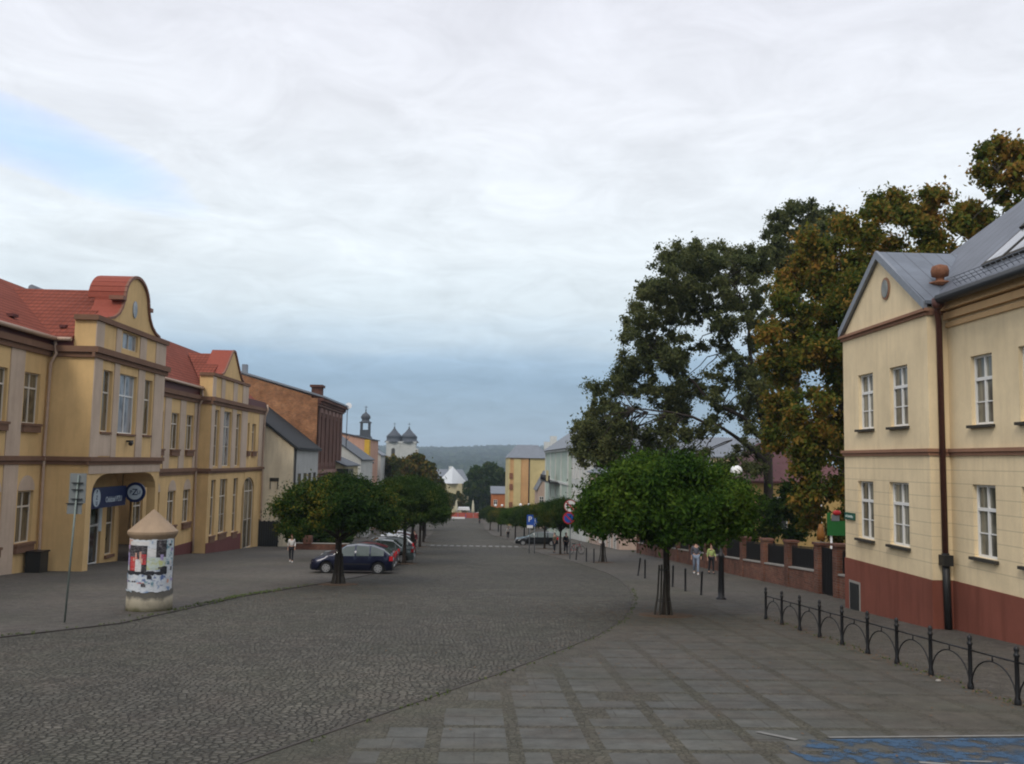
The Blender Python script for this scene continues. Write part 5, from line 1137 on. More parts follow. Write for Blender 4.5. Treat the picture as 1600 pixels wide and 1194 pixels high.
# ---- big free-growing trees
def px_at(x, y, Y):                  # point seen at photo pixel (x, y) and at distance Y down the street
    u, v_ = x-800, y-597; a = u*cr+v_*sr; b = -u*sr+v_*cr; d = cam_vec(a, F_PX, b); return d*(Y/d.y)
def big_tree(name, label, mat, base, Y, blobs, n, size, limbs, seed, r0=.45, depth=1., group=None, trunk_top=None, jitter=1.0, cat='tree', shell=2, fill=0):
    bx, by = base; o = thing(name, (bx, by, zg(by)), label, cat, group)
    rg = random.Random(seed); cl = []; org = Vector((bx, by, zg(by)))
    if fill:
        ext = []
        for i, (x, y, r_) in enumerate(blobs):
            for (x2, y2, r2_) in blobs[i+1:]:
                if math.hypot(x-x2, y-y2) < fill: ext.append(((x+x2)/2+rg.uniform(-4, 4), (y+y2)/2+rg.uniform(-4, 4), min(r_, r2_)*.7))
        blobs = blobs+ext
    cen = []
    for (x, y, r) in blobs:
        rm = r/F_PX*Y
        dy = rg.uniform(-1, 1)*depth; P_ = px_at(x, y, Y+dy); cen.append(P_)
        k = max(6, int((rm/.55)**2*1.3))
        for j in range(k):
            d = Vector([rg.gauss(0, 1) for _ in range(3)]).normalized()*rm*rg.uniform(.45, .98); rr = rg.uniform(.42, .85)*min(1.2, .5+rm*.35)
            cl.append((*(P_+d-org), rr*1.1, rr*1.1, rr*.95))
    v = leaves(cl, n, size, seed, shell=shell, aspect=1.5); 
    cr_ = leaf_obj('crown', v, mat, o); cr_['_w'] = o['_w']
    q = MB(); tt = Vector(trunk_top) if trunk_top else Vector((bx, by, org.z+4))
    q.tube([(bx, by, org.z-.3), (bx, by, org.z+.6), tuple(org.lerp(tt, .5)), tuple(tt)], [r0*1.35, r0, r0*.85, r0*.7], 10)
    for k, (a, b, ra, rb) in enumerate(limbs): branch(q, a, b, ra, rb, seed+k, .15, 6, 7)
    for k, c_ in enumerate(cen):
        if rg.random() < .55:
            opts = [Vector(l[0]).lerp(Vector(l[1]), t_) for l in limbs for t_ in (.3, .55, .8, 1.)]+[tt]
            st_ = min(opts, key=lambda p_: (p_-c_).length+rg.random()*1.5)
            branch(q, st_, c_, r0*.11, .025, seed+50+k, .2, 5, 5)
    q.build('trunk', M['bark'], o); return o
YA = 62.
P = lambda x, y, d=0: tuple(px_at(x, y, YA+d))
ash = [(905,668,16),(925,690,24),(900,700,14),(940,655,26),(930,720,28),(955,630,22),(960,690,34),(935,610,20),(985,655,30),(1000,700,34),(975,585,24),(990,545,28),(1000,600,30),(985,500,20),(1005,520,24),
       (1015,470,22),(1000,458,14),(1030,440,24),(1040,400,22),(1050,465,26),(1065,390,24),(1075,425,24),(1095,400,26),(1120,388,22),(1110,430,26),(1140,415,26),(1165,400,24),(1185,390,20),(1150,455,28),(1185,430,24),
       (1035,620,34),(1060,660,34),(1035,690,34),(1070,620,26),(1090,690,28),(1060,590,18),(1110,600,22),(1140,560,22),(1150,500,24),(1180,520,24),(1110,500,16),(1190,570,20),(1120,650,22),(1160,640,22),(1180,690,26),(1150,720,26),(1185,610,24),(1040,545,18),(1195,480,22),(960,740,22),(1000,740,22),(1160,600,14),(1040,498,20),(1072,455,20),(1092,470,16),(1050,565,20),(1022,560,20),(1122,532,16),(1130,460,18),(1068,500,12),(1075,555,14),(1210,660,20),(1205,600,16),(940,700,20),(1070,730,20),(1110,735,20),(1190,740,20)]
big_tree('ash_tree', 'tall dark grey-green spreading tree with bare limbs showing, behind the brick wall', ASH, (20.2, YA), YA, ash, 200000, .125, fill=56, limbs=
         [(P(1200,700), P(1180,600,1), .30, .20), (P(1180,600,1), P(1100,490,0), .20, .09), (P(1180,600,1), P(1165,480,1), .17, .07), (P(1200,690), P(1110,625,-2), .22, .10), (P(1110,625,-2), P(1030,560,-2), .10, .05), (P(1195,720), P(1100,660,-3), .18, .08), (P(1100,660,-3), P(990,640,-4), .10, .04), (P(1100,490), P(1050,430), .09, .04), (P(1165,480,1), P(1130,420,1), .07, .04)], seed=5, r0=.42, depth=3.5, trunk_top=P(1200,700))
YA = 70.
ash2 = [(1215,345,22),(1240,330,20),(1265,330,22),(1290,340,20),(1230,375,26),(1265,370,26),(1205,380,20),(1215,410,24),(1245,405,26),(1300,365,20),(1330,350,14),(1240,440,30),(1280,410,30),(1230,480,30)]
big_tree('ash_tree', 'upper dark tree rising behind the gap between the spreading and the browning tree', ASH, (25.0, YA), YA, ash2, 50000, .15, fill=44, limbs=[(P(1245,640), P(1245,400), .25, .1)], seed=9, r0=.35, depth=3., trunk_top=P(1245,640))
YA = 44.
P = lambda x, y, d=0: tuple(px_at(x, y, YA+d))
ch = [(1240,430,34),(1225,480,34),(1270,400,38),(1310,370,36),(1350,345,36),(1390,330,34),(1430,325,34),(1470,322,32),(1505,335,28),(1525,350,18),(1300,440,50),(1360,400,50),(1420,375,45),(1480,370,40),(1350,480,60),(1270,500,50),(1240,550,40),(1225,600,34),
      (1290,570,50),(1350,560,60),(1215,650,30),(1260,640,44),(1310,640,50),(1240,700,34),(1290,710,44),(1330,700,50),(1380,620,60),(1250,760,30),(1290,780,40),(1330,770,44),(1270,820,26),(1310,830,28),(1235,660,26),(1210,560,20),(1208,690,16),(1205,520,14),(1440,430,40),(1400,500,50)]
big_tree('chestnut_tree', 'broad chestnut with rusty browning leaves beside the cream gable', CHEST, (19.2, YA), YA, ch, 220000, .135, [(P(1330,700), P(1300,500), .25, .12), (P(1330,700), P(1400,480), .25, .12)], 15, .45, 3.2, trunk_top=P(1330,720))
YA = 40.
ch2 = [(1535,240,14),(1555,228,14),(1570,250,18),(1590,235,18),(1545,275,16),(1530,265,10),(1575,290,20),(1600,270,24),(1560,310,14),(1590,325,16),(1625,250,30),(1640,300,34),(1660,240,30),(1540,335,12),(1520,330,10),(1555,355,14),(1510,355,10)]
big_tree('chestnut_tree', 'sparse chestnut branches rising above the grey roof at the right edge', CHEST, (27.5, YA), YA, ch2, 16000, .15, [(P(1640,420), P(1590,310), .15, .06), (P(1590,310), P(1550,260), .06, .03)], 19, .3, 1.5, trunk_top=P(1650,430))
# understory along the garden wall (right)
YA = 54.
un = [(1215,800,22),(1235,780,26),(1190,790,20),(1150,770,22),(1175,810,20),(1255,800,26),(1130,790,20),(1200,830,16),(1245,835,16),(1160,835,16)]
big_tree('garden_shrub', 'dark shrubs filling the garden behind the brick wall piers', DEEP, (18.4, YA), YA, un, 22000, .15, [], 25, .12, 1.5, cat='shrub', trunk_top=px_at(1200, 820, YA))
# trees left side far
YA = 165.
P = lambda x, y, d=0: tuple(px_at(x, y, YA+d))
big_tree('maple_tree', 'tall tree with orange-brown autumn leaves at the end of the left row', OLIVE, (-10.0, YA), YA, [(650,722,16),(668,735,18),(660,750,20),(678,755,16),(690,770,12),(640,735,14),(685,785,12),(675,800,14),(655,780,18),(695,785,8)], 20000, .42, [], 33, .4, 3., trunk_top=P(668, 790))
YA = 185.
big_tree('maple_tree', 'olive green tree in front of the twin church towers', OLIVE, (-17.0, YA), YA, [(600,730,14),(615,722,14),(630,732,16),(610,745,16),(645,730,12),(590,742,10)], 12000, .45, [], 37, .35, 3., trunk_top=px_at(615, 770, YA))
YA = 300.
big_tree('lime_tree', 'big dark green tree mass at the far end of the street', DEEP, (3.0, YA), YA, [(745,742,16),(765,738,16),(782,745,14),(740,765,16),(760,765,22),(785,770,18),(735,785,12),(755,790,18),(780,792,16),(798,760,12)], 26000, .6, [], 41, .5, 5., trunk_top=px_at(762, 800, YA))
YA = 272.
big_tree('lime_tree', 'dark tree beside the far kiosk, in front of the pale hall', OLIVE, (-10.5, YA), YA, [(690,775,8),(705,782,9),(715,775,8),(722,790,8),(698,795,8)], 8000, .5, [], 43, .3, 3., trunk_top=px_at(705, 800, YA))
# ================================================================== houses on the left beyond
def simple_windows(F, rects, root, fm, gm, n=.03, name='window'):
    for ua, ub, za, zb in rects:
        q = MB(); fw = .07
        q.fbox(F, ua-fw, ub+fw, 0, n+.02, za-fw, za); q.fbox(F, ua-fw, ub+fw, 0, n+.02, zb, zb+fw); q.fbox(F, ua-fw, ua, 0, n+.02, za, zb); q.fbox(F, ub, ub+fw, 0, n+.02, za, zb)
        c_ = (ua+ub)/2; q.fbox(F, c_-.035, c_+.035, 0, n+.01, za, zb); q.fbox(F, ua, c_-.035, 0, n+.01, za+(zb-za)*.66, za+(zb-za)*.66+.06); q.fbox(F, c_+.035, ub, 0, n+.01, za+(zb-za)*.66, za+(zb-za)*.66+.06)
        w_ = q.build(name, fm, root); g_ = MB(); g_.poly([F(ua,.012,za), F(ub,.012,za), F(ub,.012,zb), F(ua,.012,zb)]); g_.build('glass_pane', gm, w_)
# cream house with black felt roof
MB.K = 1.045
B = thing('cream_cottage', (-20, 86, zg(86)), 'low house with stained cream side wall and steep black roof, beside the ochre building', 'house')
q = MB(); q.prism([(-16.3, 80, -9.3), (-27, 80, -9.3), (-27, 80, 1.0), (-21.8, 80, 4.9), (-16.3, 80, .8)], [(-16.3, 91.9, -9.5), (-27, 91.9, -9.5), (-27, 91.9, 1.0), (-21.8, 91.9, 4.9), (-16.3, 91.9, .8)]); q.build('wall', M['oldcream'], B)
q = MB(); q.box(-16.31, -16.24, 80.3, 91.85, -9.4, .7); q.build('front_wall', M['oldwhite'], B)
q = MB(); q.prism([(-15.9, 79.7, .60), (-21.8, 79.7, 5.05), (-21.8, 79.7, 5.3), (-15.9, 79.7, .80)], [(-15.9, 91.95, .60), (-21.8, 91.95, 5.05), (-21.8, 91.95, 5.3), (-15.9, 91.95, .80)])
q.prism([(-21.8, 79.7, 5.05), (-27.5, 79.7, .7), (-27.5, 79.7, .9), (-21.8, 79.7, 5.3)], [(-21.8, 91.95, 5.05), (-27.5, 91.95, .7), (-27.5, 91.95, .9), (-21.8, 91.95, 5.3)]); q.build('roof', M['blackroof'], B)
FC = FY(-16.24, 1); simple_windows(FC, [(82, 83, -4.2, -1.6), (84.6, 85.6, -4.2, -1.6), (87, 88, -4.2, -1.6), (89.5, 90.5, -4.2, -1.6)], B, M['wood'], M['glass_d'])
q = MB(); q.tube([(-16.15, 80.2, .6), (-16.15, 80.2, -8)], .08, 8); q.build('downpipe', M['black'], B)
q = MB()
for z in (-4.7, -3.9): q.tube([(-16.2, 81.5, z), (-15.6, 81.5, z), (-15.6, 91, z), (-16.2, 91, z)], .03, 6)
for k in range(20): q.tube([(-15.6, 81.5+k*.5, -4.7), (-15.6, 81.5+k*.5, -3.9)], .015, 4)
q.box(-16.2, -15.6, 81.4, 91, -4.85, -4.75); q.build('balcony', M['iron'], B)
q = MB(); q.box(-18.3, -17.5, 79.93, 79.99, -2.2, -1.9); q.box(-18.25, -18.2, 79.9, 79.98, -2.9, -2.2); q.box(-17.6, -17.55, 79.9, 79.98, -2.9, -2.2); q.build('wall_anchor', M['wood'], B)
# dark gate and planks next to it
S = thing('plank_gate', (-19, 82, zg(82)), 'dark timber gate closing the gap beside the ochre building', 'gate')
q = MB()
for k in range(14): q.box(-19.9+k*.19, -19.9+k*.19+.18, 79.4, 79.46, zg(79.4)-.05, zg(79.4)+2.3+.06*(k % 2))
q.build('planks', M['darkbox'], S); q = MB(); q.box(-19.95, -17.2, 79.46, 79.52, zg(79.4)+.5, zg(79.4)+.62); q.box(-19.95, -17.2, 79.46, 79.52, zg(79.4)+1.8, zg(79.4)+1.92); q.build('ledge', M['wood'], S)
MB.K = 1.0
S = thing('brick_planter', (-15, 77, zg(77)), 'low reddish brick planter wall behind the walking woman', 'planter')
q = MB(); z0 = zg(77); q.box(-15.2, -10.8, 77, 77.3, z0-.1, z0+.5); q.box(-14.6, -13.9, 76.9, 77.5, z0+.5, z0+1.15); q.build('low_wall', M['brick_w'], S)
q = MB(); q.box(-15.25, -10.75, 76.96, 77.34, z0+.502, z0+.56); q.build('coping', M['concrete'], S)
sh = thing('hedge', (-13.5, 79, zg(79)), 'dark hedge in the brick planter below the trees', 'hedge')
rg = random.Random(3); cl = [(rg.uniform(-2.6, 2.6), rg.uniform(-.8, .8), rg.uniform(.3, 1.7), .5, .5, .45) for _ in range(60)]; leaf_obj('foliage', leaves(cl, 9000, .16, 77), DEEP, sh)
# brick tenement
MB.K = 1.045
B = thing('brick_tenement', (-20, 100, zg(100)), 'tall brick tenement with bare orange side wall and dark red front', 'building')
q = MB(); q.prism([(-16.5, 92, -9.7), (-28, 92, -9.7), (-28, 92, 9.3), (-16.5, 92, 6.0)], [(-16.5, 92.6, -9.7), (-28, 92.6, -9.7), (-28, 92.6, 9.3), (-16.5, 92.6, 6.0)]); q.build('side_wall', M['brick_o'], B)
q = MB(); wl = []
FB = FY(-16.5, 1)
for k in range(6): a = 93.6+k*2.55; wl += [(a, a+1.1, -.6, 4.2), (a, a+1.1, -5.5, -2.2), (a, a+1.1, -8.9, -6.5)]
facade(q, FB, 92.0, 109.0, -11, 6.0, wl, .2); q.poly([(-16.5, 109, -11), (-28, 109, -11), (-28, 109, 9.3), (-16.5, 109, 6)]); q.build('front_wall', M['brick_d'], B)
for h in wl: window(FB, *h, B, M['wood'], M['glass_d'], .66, 1, 0, .2, fw=.09)
q = MB()
for k in range(6):
    a = 93.6+k*2.55
    for (z0, z1) in ((-1.0, 4.6), (-5.9, -1.9)):
        q.fbox(FB, a-.32, a-.1, -.02, .10, z0, z1); q.fbox(FB, a+1.2, a+1.42, -.02, .10, z0, z1)
    ar = [(a+.55-.87*math.cos(PI*i/8), 4.6+.5*math.sin(PI*i/8)) for i in range(9)]; q.prism([FB(u, 0, z) for u, z in ar], [FB(u, .1, z) for u, z in ar])
q.fbox(FB, 92.1, 109, 0, .2, -1.7, -1.35); q.fbox(FB, 92.1, 109, 0, .2, 5.2, 5.35); q.build('pilasters', M['pilaster'], B)
q = MB(); q.fbox(FB, 91.9, 109.2, 0, .35, 5.4, 5.7); q.fbox(FB, 91.85, 109.3, 0, .6, 5.703, 6.0)
for k in range(34): q.fbox(FB, 92.1+k*.5, 92.3+k*.5, 0, .3, 5.36, 5.395)
q.build('cornice', M['brick_d'], B)
q = MB(); q.prism([(-15.8, 91.8, 6.02), (-28.3, 91.8, 9.5), (-28.3, 91.8, 9.68), (-15.8, 91.8, 6.2)], [(-15.8, 109.4, 6.02), (-28.3, 109.4, 9.5), (-28.3, 109.4, 9.68), (-15.8, 109.4, 6.2)]); q.build('roof', M['greymetal'], B)
q = MB(); q.box(-17.2, -16.2, 92.0, 93.3, 6.0, 7.1); q.box(-17.35, -16.05, 91.85, 93.45, 7.1, 7.35); q.build('chimney', M['brick_d'], B)
q = MB(); q.box(-24.6, -24.1, 93, 93.6, 8.4, 9.4); q.build('chimney', M['greymetal'], B)
q = MB(); q.box(-16.3, -15.0, 104.5, 109, -2.6, -2.45); q.box(-15.06, -15.0, 104.5, 109, -2.45, -1.3); q.box(-16.3, -15.0, 104.5, 104.56, -2.45, -1.3); q.build('balcony', M['black'], B)
S = thing('satellite_mast', (-15.9, 108.5, 1.2), 'thin mast with white satellite dish beside the brick tenement', 'antenna')
q = MB(); q.tube([(-15.9, 108.5, 1.2), (-15.9, 108.5, 6.4)], .05, 6); q.tube([(-15.9, 108.5, 2.0), (-15.4, 108.5, 2.6)], .04, 5); q.build('mast', M['greymetal'], S)
q = MB(); q.disc((-15.75, 108.4, 6.2), (.3, -1, .15), (0, 0, 1), .38, .08, 16); q.build('dish', M['signface'], S)
# small houses farther left
MB.K = 1.0
M['ochre2'] = plaster('cream_yellow_render', (.48, .42, .26)); M['white2'] = plaster('grey_white_render', (.46, .46, .43)); M['peach'] = plaster('peach_render', (.48, .28, .20)); M['yel2'] = plaster('bright_yellow_render', (.62, .38, .05)); M['slate'] = plain('slate_roof', (.06, .068, .08), .6, var=.2, scale=2); M['zinc'] = plain('zinc_roof', (.155, .17, .19), .6, .1, var=.15, scale=.8)
def house(name, label, x0, x1, y0, y1, zt, mat, roofmat, ridge='y', rise=2.5, win=None, over=.3, cat='house', hip=0., zb=None, winside=1):
    zb = zg(y1)-.6 if zb is None else zb
    B = thing(name, ((x0+x1)/2, (y0+y1)/2, zg((y0+y1)/2)), label, cat)
    q = MB(); q.box(x0, x1, y0, y1, zb, zt)
    xm, ym_ = (x0+x1)/2, (y0+y1)/2
    if hip == 0:
        if ridge == 'y': q.prism([(x0, y0, zt), (x1, y0, zt), (xm, y0, zt+rise)], [(x0, y1, zt), (x1, y1, zt), (xm, y1, zt+rise)])
        elif ridge == 'x': q.prism([(x0, y0, zt), (x0, y1, zt), (x0, ym_, zt+rise)], [(x1, y0, zt), (x1, y1, zt), (x1, ym_, zt+rise)])
    q.build('wall', mat, B); r = MB(); o_ = over; t_ = .14
    def slab(p): r.prism(p, [(a, b, c_+t_) for a, b, c_ in p])
    d_ = .02
    if ridge == 'y':
        k = rise/((x1-x0)/2); ya_, yb_ = y0-o_, y1+o_; zl = zt-k*o_+d_
        slab([(x0-o_, ya_, zl), (xm, ya_+hip, zt+rise+d_), (xm, yb_-hip, zt+rise+d_), (x0-o_, yb_, zl)]); slab([(x1+o_, ya_, zl), (x1+o_, yb_, zl), (xm, yb_-hip, zt+rise+d_), (xm, ya_+hip, zt+rise+d_)])
        if hip: slab([(x0-o_, ya_, zl), (x1+o_, ya_, zl), (xm, ya_+hip, zt+rise+d_)]); slab([(x0-o_, yb_, zl), (xm, yb_-hip, zt+rise+d_), (x1+o_, yb_, zl)])
    else:
        k = rise/((y1-y0)/2); xa_, xb_ = x0-o_, x1+o_; zl = zt-k*o_+d_
        slab([(xa_, y0-o_, zl), (xb_, y0-o_, zl), (xb_-hip, ym_, zt+rise+d_), (xa_+hip, ym_, zt+rise+d_)]); slab([(xa_, y1+o_, zl), (xa_+hip, ym_, zt+rise+d_), (xb_-hip, ym_, zt+rise+d_), (xb_, y1+o_, zl)])
        if hip: slab([(xa_, y0-o_, zl), (xa_+hip, ym_, zt+rise+d_), (xa_, y1+o_, zl)]); slab([(xb_, y0-o_, zl), (xb_, y1+o_, zl), (xb_-hip, ym_, zt+rise+d_)])
    r.build('roof', roofmat, B)
    if win:
        for side, rects in win: 
            F = FX(y0) if side == 'cam' else (FY(x1, 1) if side == 'right' else FY(x0, -1))
            simple_windows(F, rects, B, M['white'], M['glass_d'])
    return B
house('tenement_house', 'cream house with black shopfront awning just beyond the brick tenement', -26, -16.2, 109.6, 122, -1.0, M['ochre2'], M['slate'], 'y', 2.0, [('right', [(111+k*2.2, 112+k*2.2, -5, -3) for k in range(5)])])
house('white_house', 'grey-white gabled house beyond the cream one on the left', -27, -16.6, 128, 142, -.2, M['white2'], M['slate'], 'y', 3.6, [('cam', [(-18.6, -17.8, -2.6, -.9)])])
B = house('yellow_house', 'house with bright yellow corner and pinkish side wall on the left, below the turret', -31, -18.9, 150, 170, 3.2, M['peach'], M['slate'], 'y', 1.2)
q = MB(); q.box(-18.95, -18.2, 149.9, 152, -13, 3.0); q.build('yellow_corner', M['yel2'], B)
B = house('cream_corner_house', 'cream corner house with grey eaves in front of the yellow one', -22, -17.6, 143, 150, -.9, M['ochre2'], M['zinc'], 'x', .5, [('cam', [(-19.3, -18.5, -5, -2.5)])])
q = MB(); q.box(-20.3, -19.3, 142.9, 143.0, -10, -1.1); q.build('yellow_band', M['yel2'], B)
house('grey_white_house', 'narrow pale house right of the yellow corner', -21.5, -19.0, 176, 184, .6, M['white2'], M['zinc'], 'y', .8, [('cam', [(-20.8, -19.9, -4, -2)])])
S = thing('lean_to', (-17.2, 126, zg(126)), 'blue-grey lean-to roof in front of the white house', 'shed')
q = MB(); q.prism([(-18.8, 123, -2.0), (-15.2, 123, -3.6), (-15.2, 123, -11.5), (-18.8, 123, -11.5)], [(-18.8, 127.5, -2.0), (-15.2, 127.5, -3.6), (-15.2, 127.5, -11.5), (-18.8, 127.5, -11.5)]); q.build('wall', M['white2'], S)
q = MB(); q.prism([(-18.9, 122.8, -1.95), (-15.0, 122.8, -3.65), (-15.0, 122.8, -3.5), (-18.9, 122.8, -1.8)], [(-18.9, 127.7, -1.95), (-15.0, 127.7, -3.65), (-15.0, 127.7, -3.5), (-18.9, 127.7, -1.8)]); q.build('roof', M['greymetal'], S)
# church with ridge turret
B = thing('church', (-30, 208, zg(208)), 'church roof with a small onion-domed ridge turret', 'church')
q = MB(); q.box(-42, -22.6, 200, 216, -16, -.5); q.build('wall', M['white2'], B)
q = MB(); q.prism([(-42.5, 199.6, -.6), (-42.5, 216.4, -.6), (-42.5, 208, 5.2)], [(-22, 199.6, -.6), (-22, 216.4, -.6), (-25, 208, 5.2)]); q.build('roof', M['slate'], B)
q = MB(); cx_, cy_ = -26.2, 208; q.box(cx_-1.1, cx_+1.1, cy_-1.1, cy_+1.1, 4.2, 6.4)
for a in (-1, 1):
    for b in (-1, 1): q.box(cx_+a*.9-.18, cx_+a*.9+.18, cy_+b*.9-.18, cy_+b*.9+.18, 6.4, 8.0)
q.lathe((cx_, cy_, 0), [(1.5, 8.0), (1.4, 8.2), (1.0, 8.4), (.8, 8.7), (1.1, 9.1), (1.1, 9.5), (.8, 9.95), (.35, 10.3), (.12, 10.6), (.1, 10.9), (.25, 11.0), (.08, 11.15), (.06, 12.0)], 16); q.box(cx_-.4, cx_+.4, cy_-.05, cy_+.05, 11.6, 11.7); q.build('turret', M['slate'], B)
# twin-tower church
B = thing('twin_towered_church', (-40, 450, zg(450)), 'distant baroque church with two dark-capped white towers', 'church')
FCh = FX(448.)
for xc, xw in ((-42.2, 3.5), (-34.9, 3.7)):
    q = MB(); q.box(xc-xw, xc+xw, 450-xw, 450+xw, -26, 8.0); q.box(xc-xw-.3, xc+xw+.3, 450-xw-.3, 450+xw+.3, 7.4, 8.4); tw = q.build('tower', M['white2'], B)
    q = MB(); q.lathe((xc, 450, 0), [(xw*1.42, 7.9), (xw*1.24, 8.6), (xw*1.08, 9.1), (xw*1.10, 10.5), (xw*1.16, 10.7), (xw*.84, 12.0), (xw*.52, 13.1), (xw*.22, 14.4), (.35, 15.2), (.45, 15.5), (.1, 15.8), (.1, 17.8)], 8); q.box(xc-.6, xc+.6, 449.9, 450.1, 17.0, 17.2); q.build('spire', M['slate'], tw)
    q = MB(); y0_ = 450-xw-.06; ar = [(xc+.9*math.cos(PI*i/8), 4.2+.9*math.sin(PI*i/8)) for i in range(9)]+[(xc-.9, 1.2), (xc+.9, 1.2)]
    q.prism([(a, y0_, b) for a, b in ar], [(a, y0_+.05, b) for a, b in ar]); q.build('belfry_window', M['wood'], tw)
q = MB(); q.box(-39, -30, 446, 453, -26, 5); q.build('west_front', M['white2'], B); q = MB(); q.prism([(-46, 454, -4), (-31, 454, -4), (-38.5, 454, 4)], [(-46, 490, -4), (-31, 490, -4), (-38.5, 490, 4)]); q.box(-46, -31, 454, 490, -28, -4); q.build('nave', M['slate'], B)
# ================================================================== right side houses
M['mint'] = plaster('pale_green_render', (.42, .50, .43), .3); M['whiteR'] = plaster('white_render', (.56, .57, .54), .25); M['apricot'] = plaster('apricot_render', (.56, .33, .15), .2); M['lemon'] = plaster('lemon_render', (.55, .45, .22), .2); M['rose'] = plaster('rose_beige_render', (.48, .36, .29), .3)
B = thing('pale_green_tenement', (17, 160, zg(150)), 'pale green three-storey tenement with balcony and grey hipped roof on the right', 'building')
Fm = FY(13.6, -1); q = MB(); wl = []
for k in range(8): a = 137.5+k*5.4; wl += [(a, a+1.7, -2.6, .6), (a, a+1.7, -6.8, -3.9), (a, a+1.7, -11.2, -8.4)]
facade(q, Fm, 135, 181, -15, 2.0, wl, .2); q.box(13.61, 28, 135.01, 181, -15, 2.0); q.build('wall', M['mint'], B)
for h in wl: window(Fm, *h, B, M['white'], M['glass_d'], .66, 1, 0, .2, fw=.12)
q = MB(); q.fbox(Fm, 134.8, 181.2, 0, .35, 1.6, 2.0); q.fbox(Fm, 134.9, 181.1, 0, .2, -3.6, -3.3)
for y in (135.2, 146.3, 157.1, 167.9, 180.4): q.fbox(Fm, y, y+.7, 0, .15, -14, 1.6)
q.build('trim', M['whiteR'], B)
q = MB(); q.hexa([(12.9, 134.2, 2.0), (28.5, 134.2, 2.0), (28.5, 182, 2.0), (12.9, 182, 2.0), (19.5, 142, 6.8), (22, 142, 6.8), (22, 175, 6.8), (19.5, 175, 6.8)]); q.build('roof', M['zinc'], B)
q = MB(); q.box(11.9, 13.6, 150, 172, -3.75, -3.5); q.tube([(11.95, 150, -2.5), (11.95, 172, -2.5)], .05, 5)
for k in range(45): q.tube([(11.95, 150+k*.5, -3.5), (11.95, 150+k*.5, -2.5)], .03, 4)
q.build('balcony', M['iron'], B)
q = MB(); q.box(11.9, 12.0, 153, 157.5, -3.4, -1.6); q.build('banner', M['lemon'], B)
q = MB(); q.box(14.3, 15.6, 179, 180.4, 3, 5.0); q.build('chimney', M['whiteR'], B)
q = MB(); q.tube([(18, 150, 5.5), (18, 150, 8.5)], .04, 5); q.tube([(17.2, 150, 8.2), (18.8, 150, 8.2)], .03, 5); q.tube([(17.4, 150, 7.7), (18.6, 150, 7.7)], .03, 5); q.build('aerial', M['black'], B)
house('white_tenement', 'white tenement nearer than the pale green one, partly behind the big tree', 14.0, 30, 116, 134.6, 1.2, M['whiteR'], M['zinc'], 'y', 3.5, [('cam', [(14.9, 16.0, -2.5, -.4), (17.2, 18.3, -2.5, -.4), (19.5, 20.6, -2.5, -.4), (14.9, 16.0, -6.5, -4.3)]), ('left', [(118+k*3.4, 119.3+k*3.4, -6.3, -4) for k in range(5)]+[(118+k*3.4, 119.3+k*3.4, -2.4, -.2) for k in range(5)])], hip=3.)
house('beige_tenement', 'rose beige house with brown shop door beyond the brick wall', 13.9, 26, 88, 112, -1.2, M['rose'], M['zinc'], 'y', 3.0, [('left', [(90+k*3.6, 91.4+k*3.6, -4.6, -2.4) for k in range(6)]+[(90+k*3.6, 91.6+k*3.6, -9.0, -6.4) for k in range(6)]), ('cam', [(15.5, 16.6, -5, -3)])], hip=3.)
B = thing('orange_tenement', (11.5, 210, zg(200)), 'narrow tall apricot and yellow house with brown shutters closing the right row', 'building')
q = MB(); q.box(7.1, 9.9, 200, 222, -17, .6); q.box(9.9, 11.3, 199.9, 222, -17, .6); q.build('wall', M['apricot'], B)
q = MB(); q.box(6.75, 7.09, 199.8, 222, -17, .6); q.box(7.9, 9.5, 199.85, 199.99, -13, .4); q.box(11.31, 16, 200, 222, -17, .6); q.build('yellow_bay', M['lemon'], B)
q = MB(); q.prism([(6.5, 199.5, .6), (16.5, 199.5, .6), (13.5, 206, 3.6), (9.0, 206, 3.6)], [(6.5, 222.5, .61), (16.5, 222.5, .61), (13.5, 216, 3.62), (9.0, 216, 3.62)]); q.build('roof', M['zinc'], B)
Fo = FX(199.8); 
for z in (-2.8, -5.2, -9.2): 
    q = MB(); q.fbox(Fo, 6.95, 7.7, 0, .08, z-1.2, z); q.build('shutter', M['rust'], B)
q = MB(); q.tube([(11.32, 199.8, .5), (11.32, 199.8, -13)], .12, 6); q.build('downpipe', M['black'], B)
q = MB(); q.box(15, 16.4, 205, 207, 1.6, 4.4); q.build('chimney', M['whiteR'], B)
house('grey_annex', 'small grey-roofed annex between the orange house and the green tenement', 12.4, 16, 186, 196, -5.6, M['rose'], M['zinc'], 'y', 3.4, [('cam', [(12.8, 13.6, -9, -7.4)])])
house('brick_red_house', 'low orange-red house left of the tall apricot one', 3.6, 7.4, 232, 244, -8.6, plaster('orange_red_render', (.42, .15, .06)), M['zinc'], 'x', 1.6, [('cam', [(4.2, 5.0, -11.5, -10.2)])])
house('yellow_villa', 'ochre villa with dark red roof behind the brick wall and trees on the right', 20.3, 28, 66, 78, -1.2, plaster('villa_ochre', (.48, .32, .12), .5), plain('maroon_roof', (.12, .045, .045), .7, var=.2, scale=2), 'x', 2.8, [('cam', [(21.5, 22.8, -4.6, -2.4), (24.2, 25.4, -4.6, -2.4)]), ('left', [(68, 69.4, -4.6, -2.4), (72, 73.4, -4.6, -2.4)])], hip=2.6)
house('pale_block', 'pale block with blue-grey roof glimpsed through the dark tree', 24, 38, 104, 120, .8, plaster('block_cream', (.60, .46, .28)), M['zinc'], 'x', 2.4, [('cam', [(25+k*2.4, 26.2+k*2.4, -2, .0) for k in range(5)])], hip=3.)
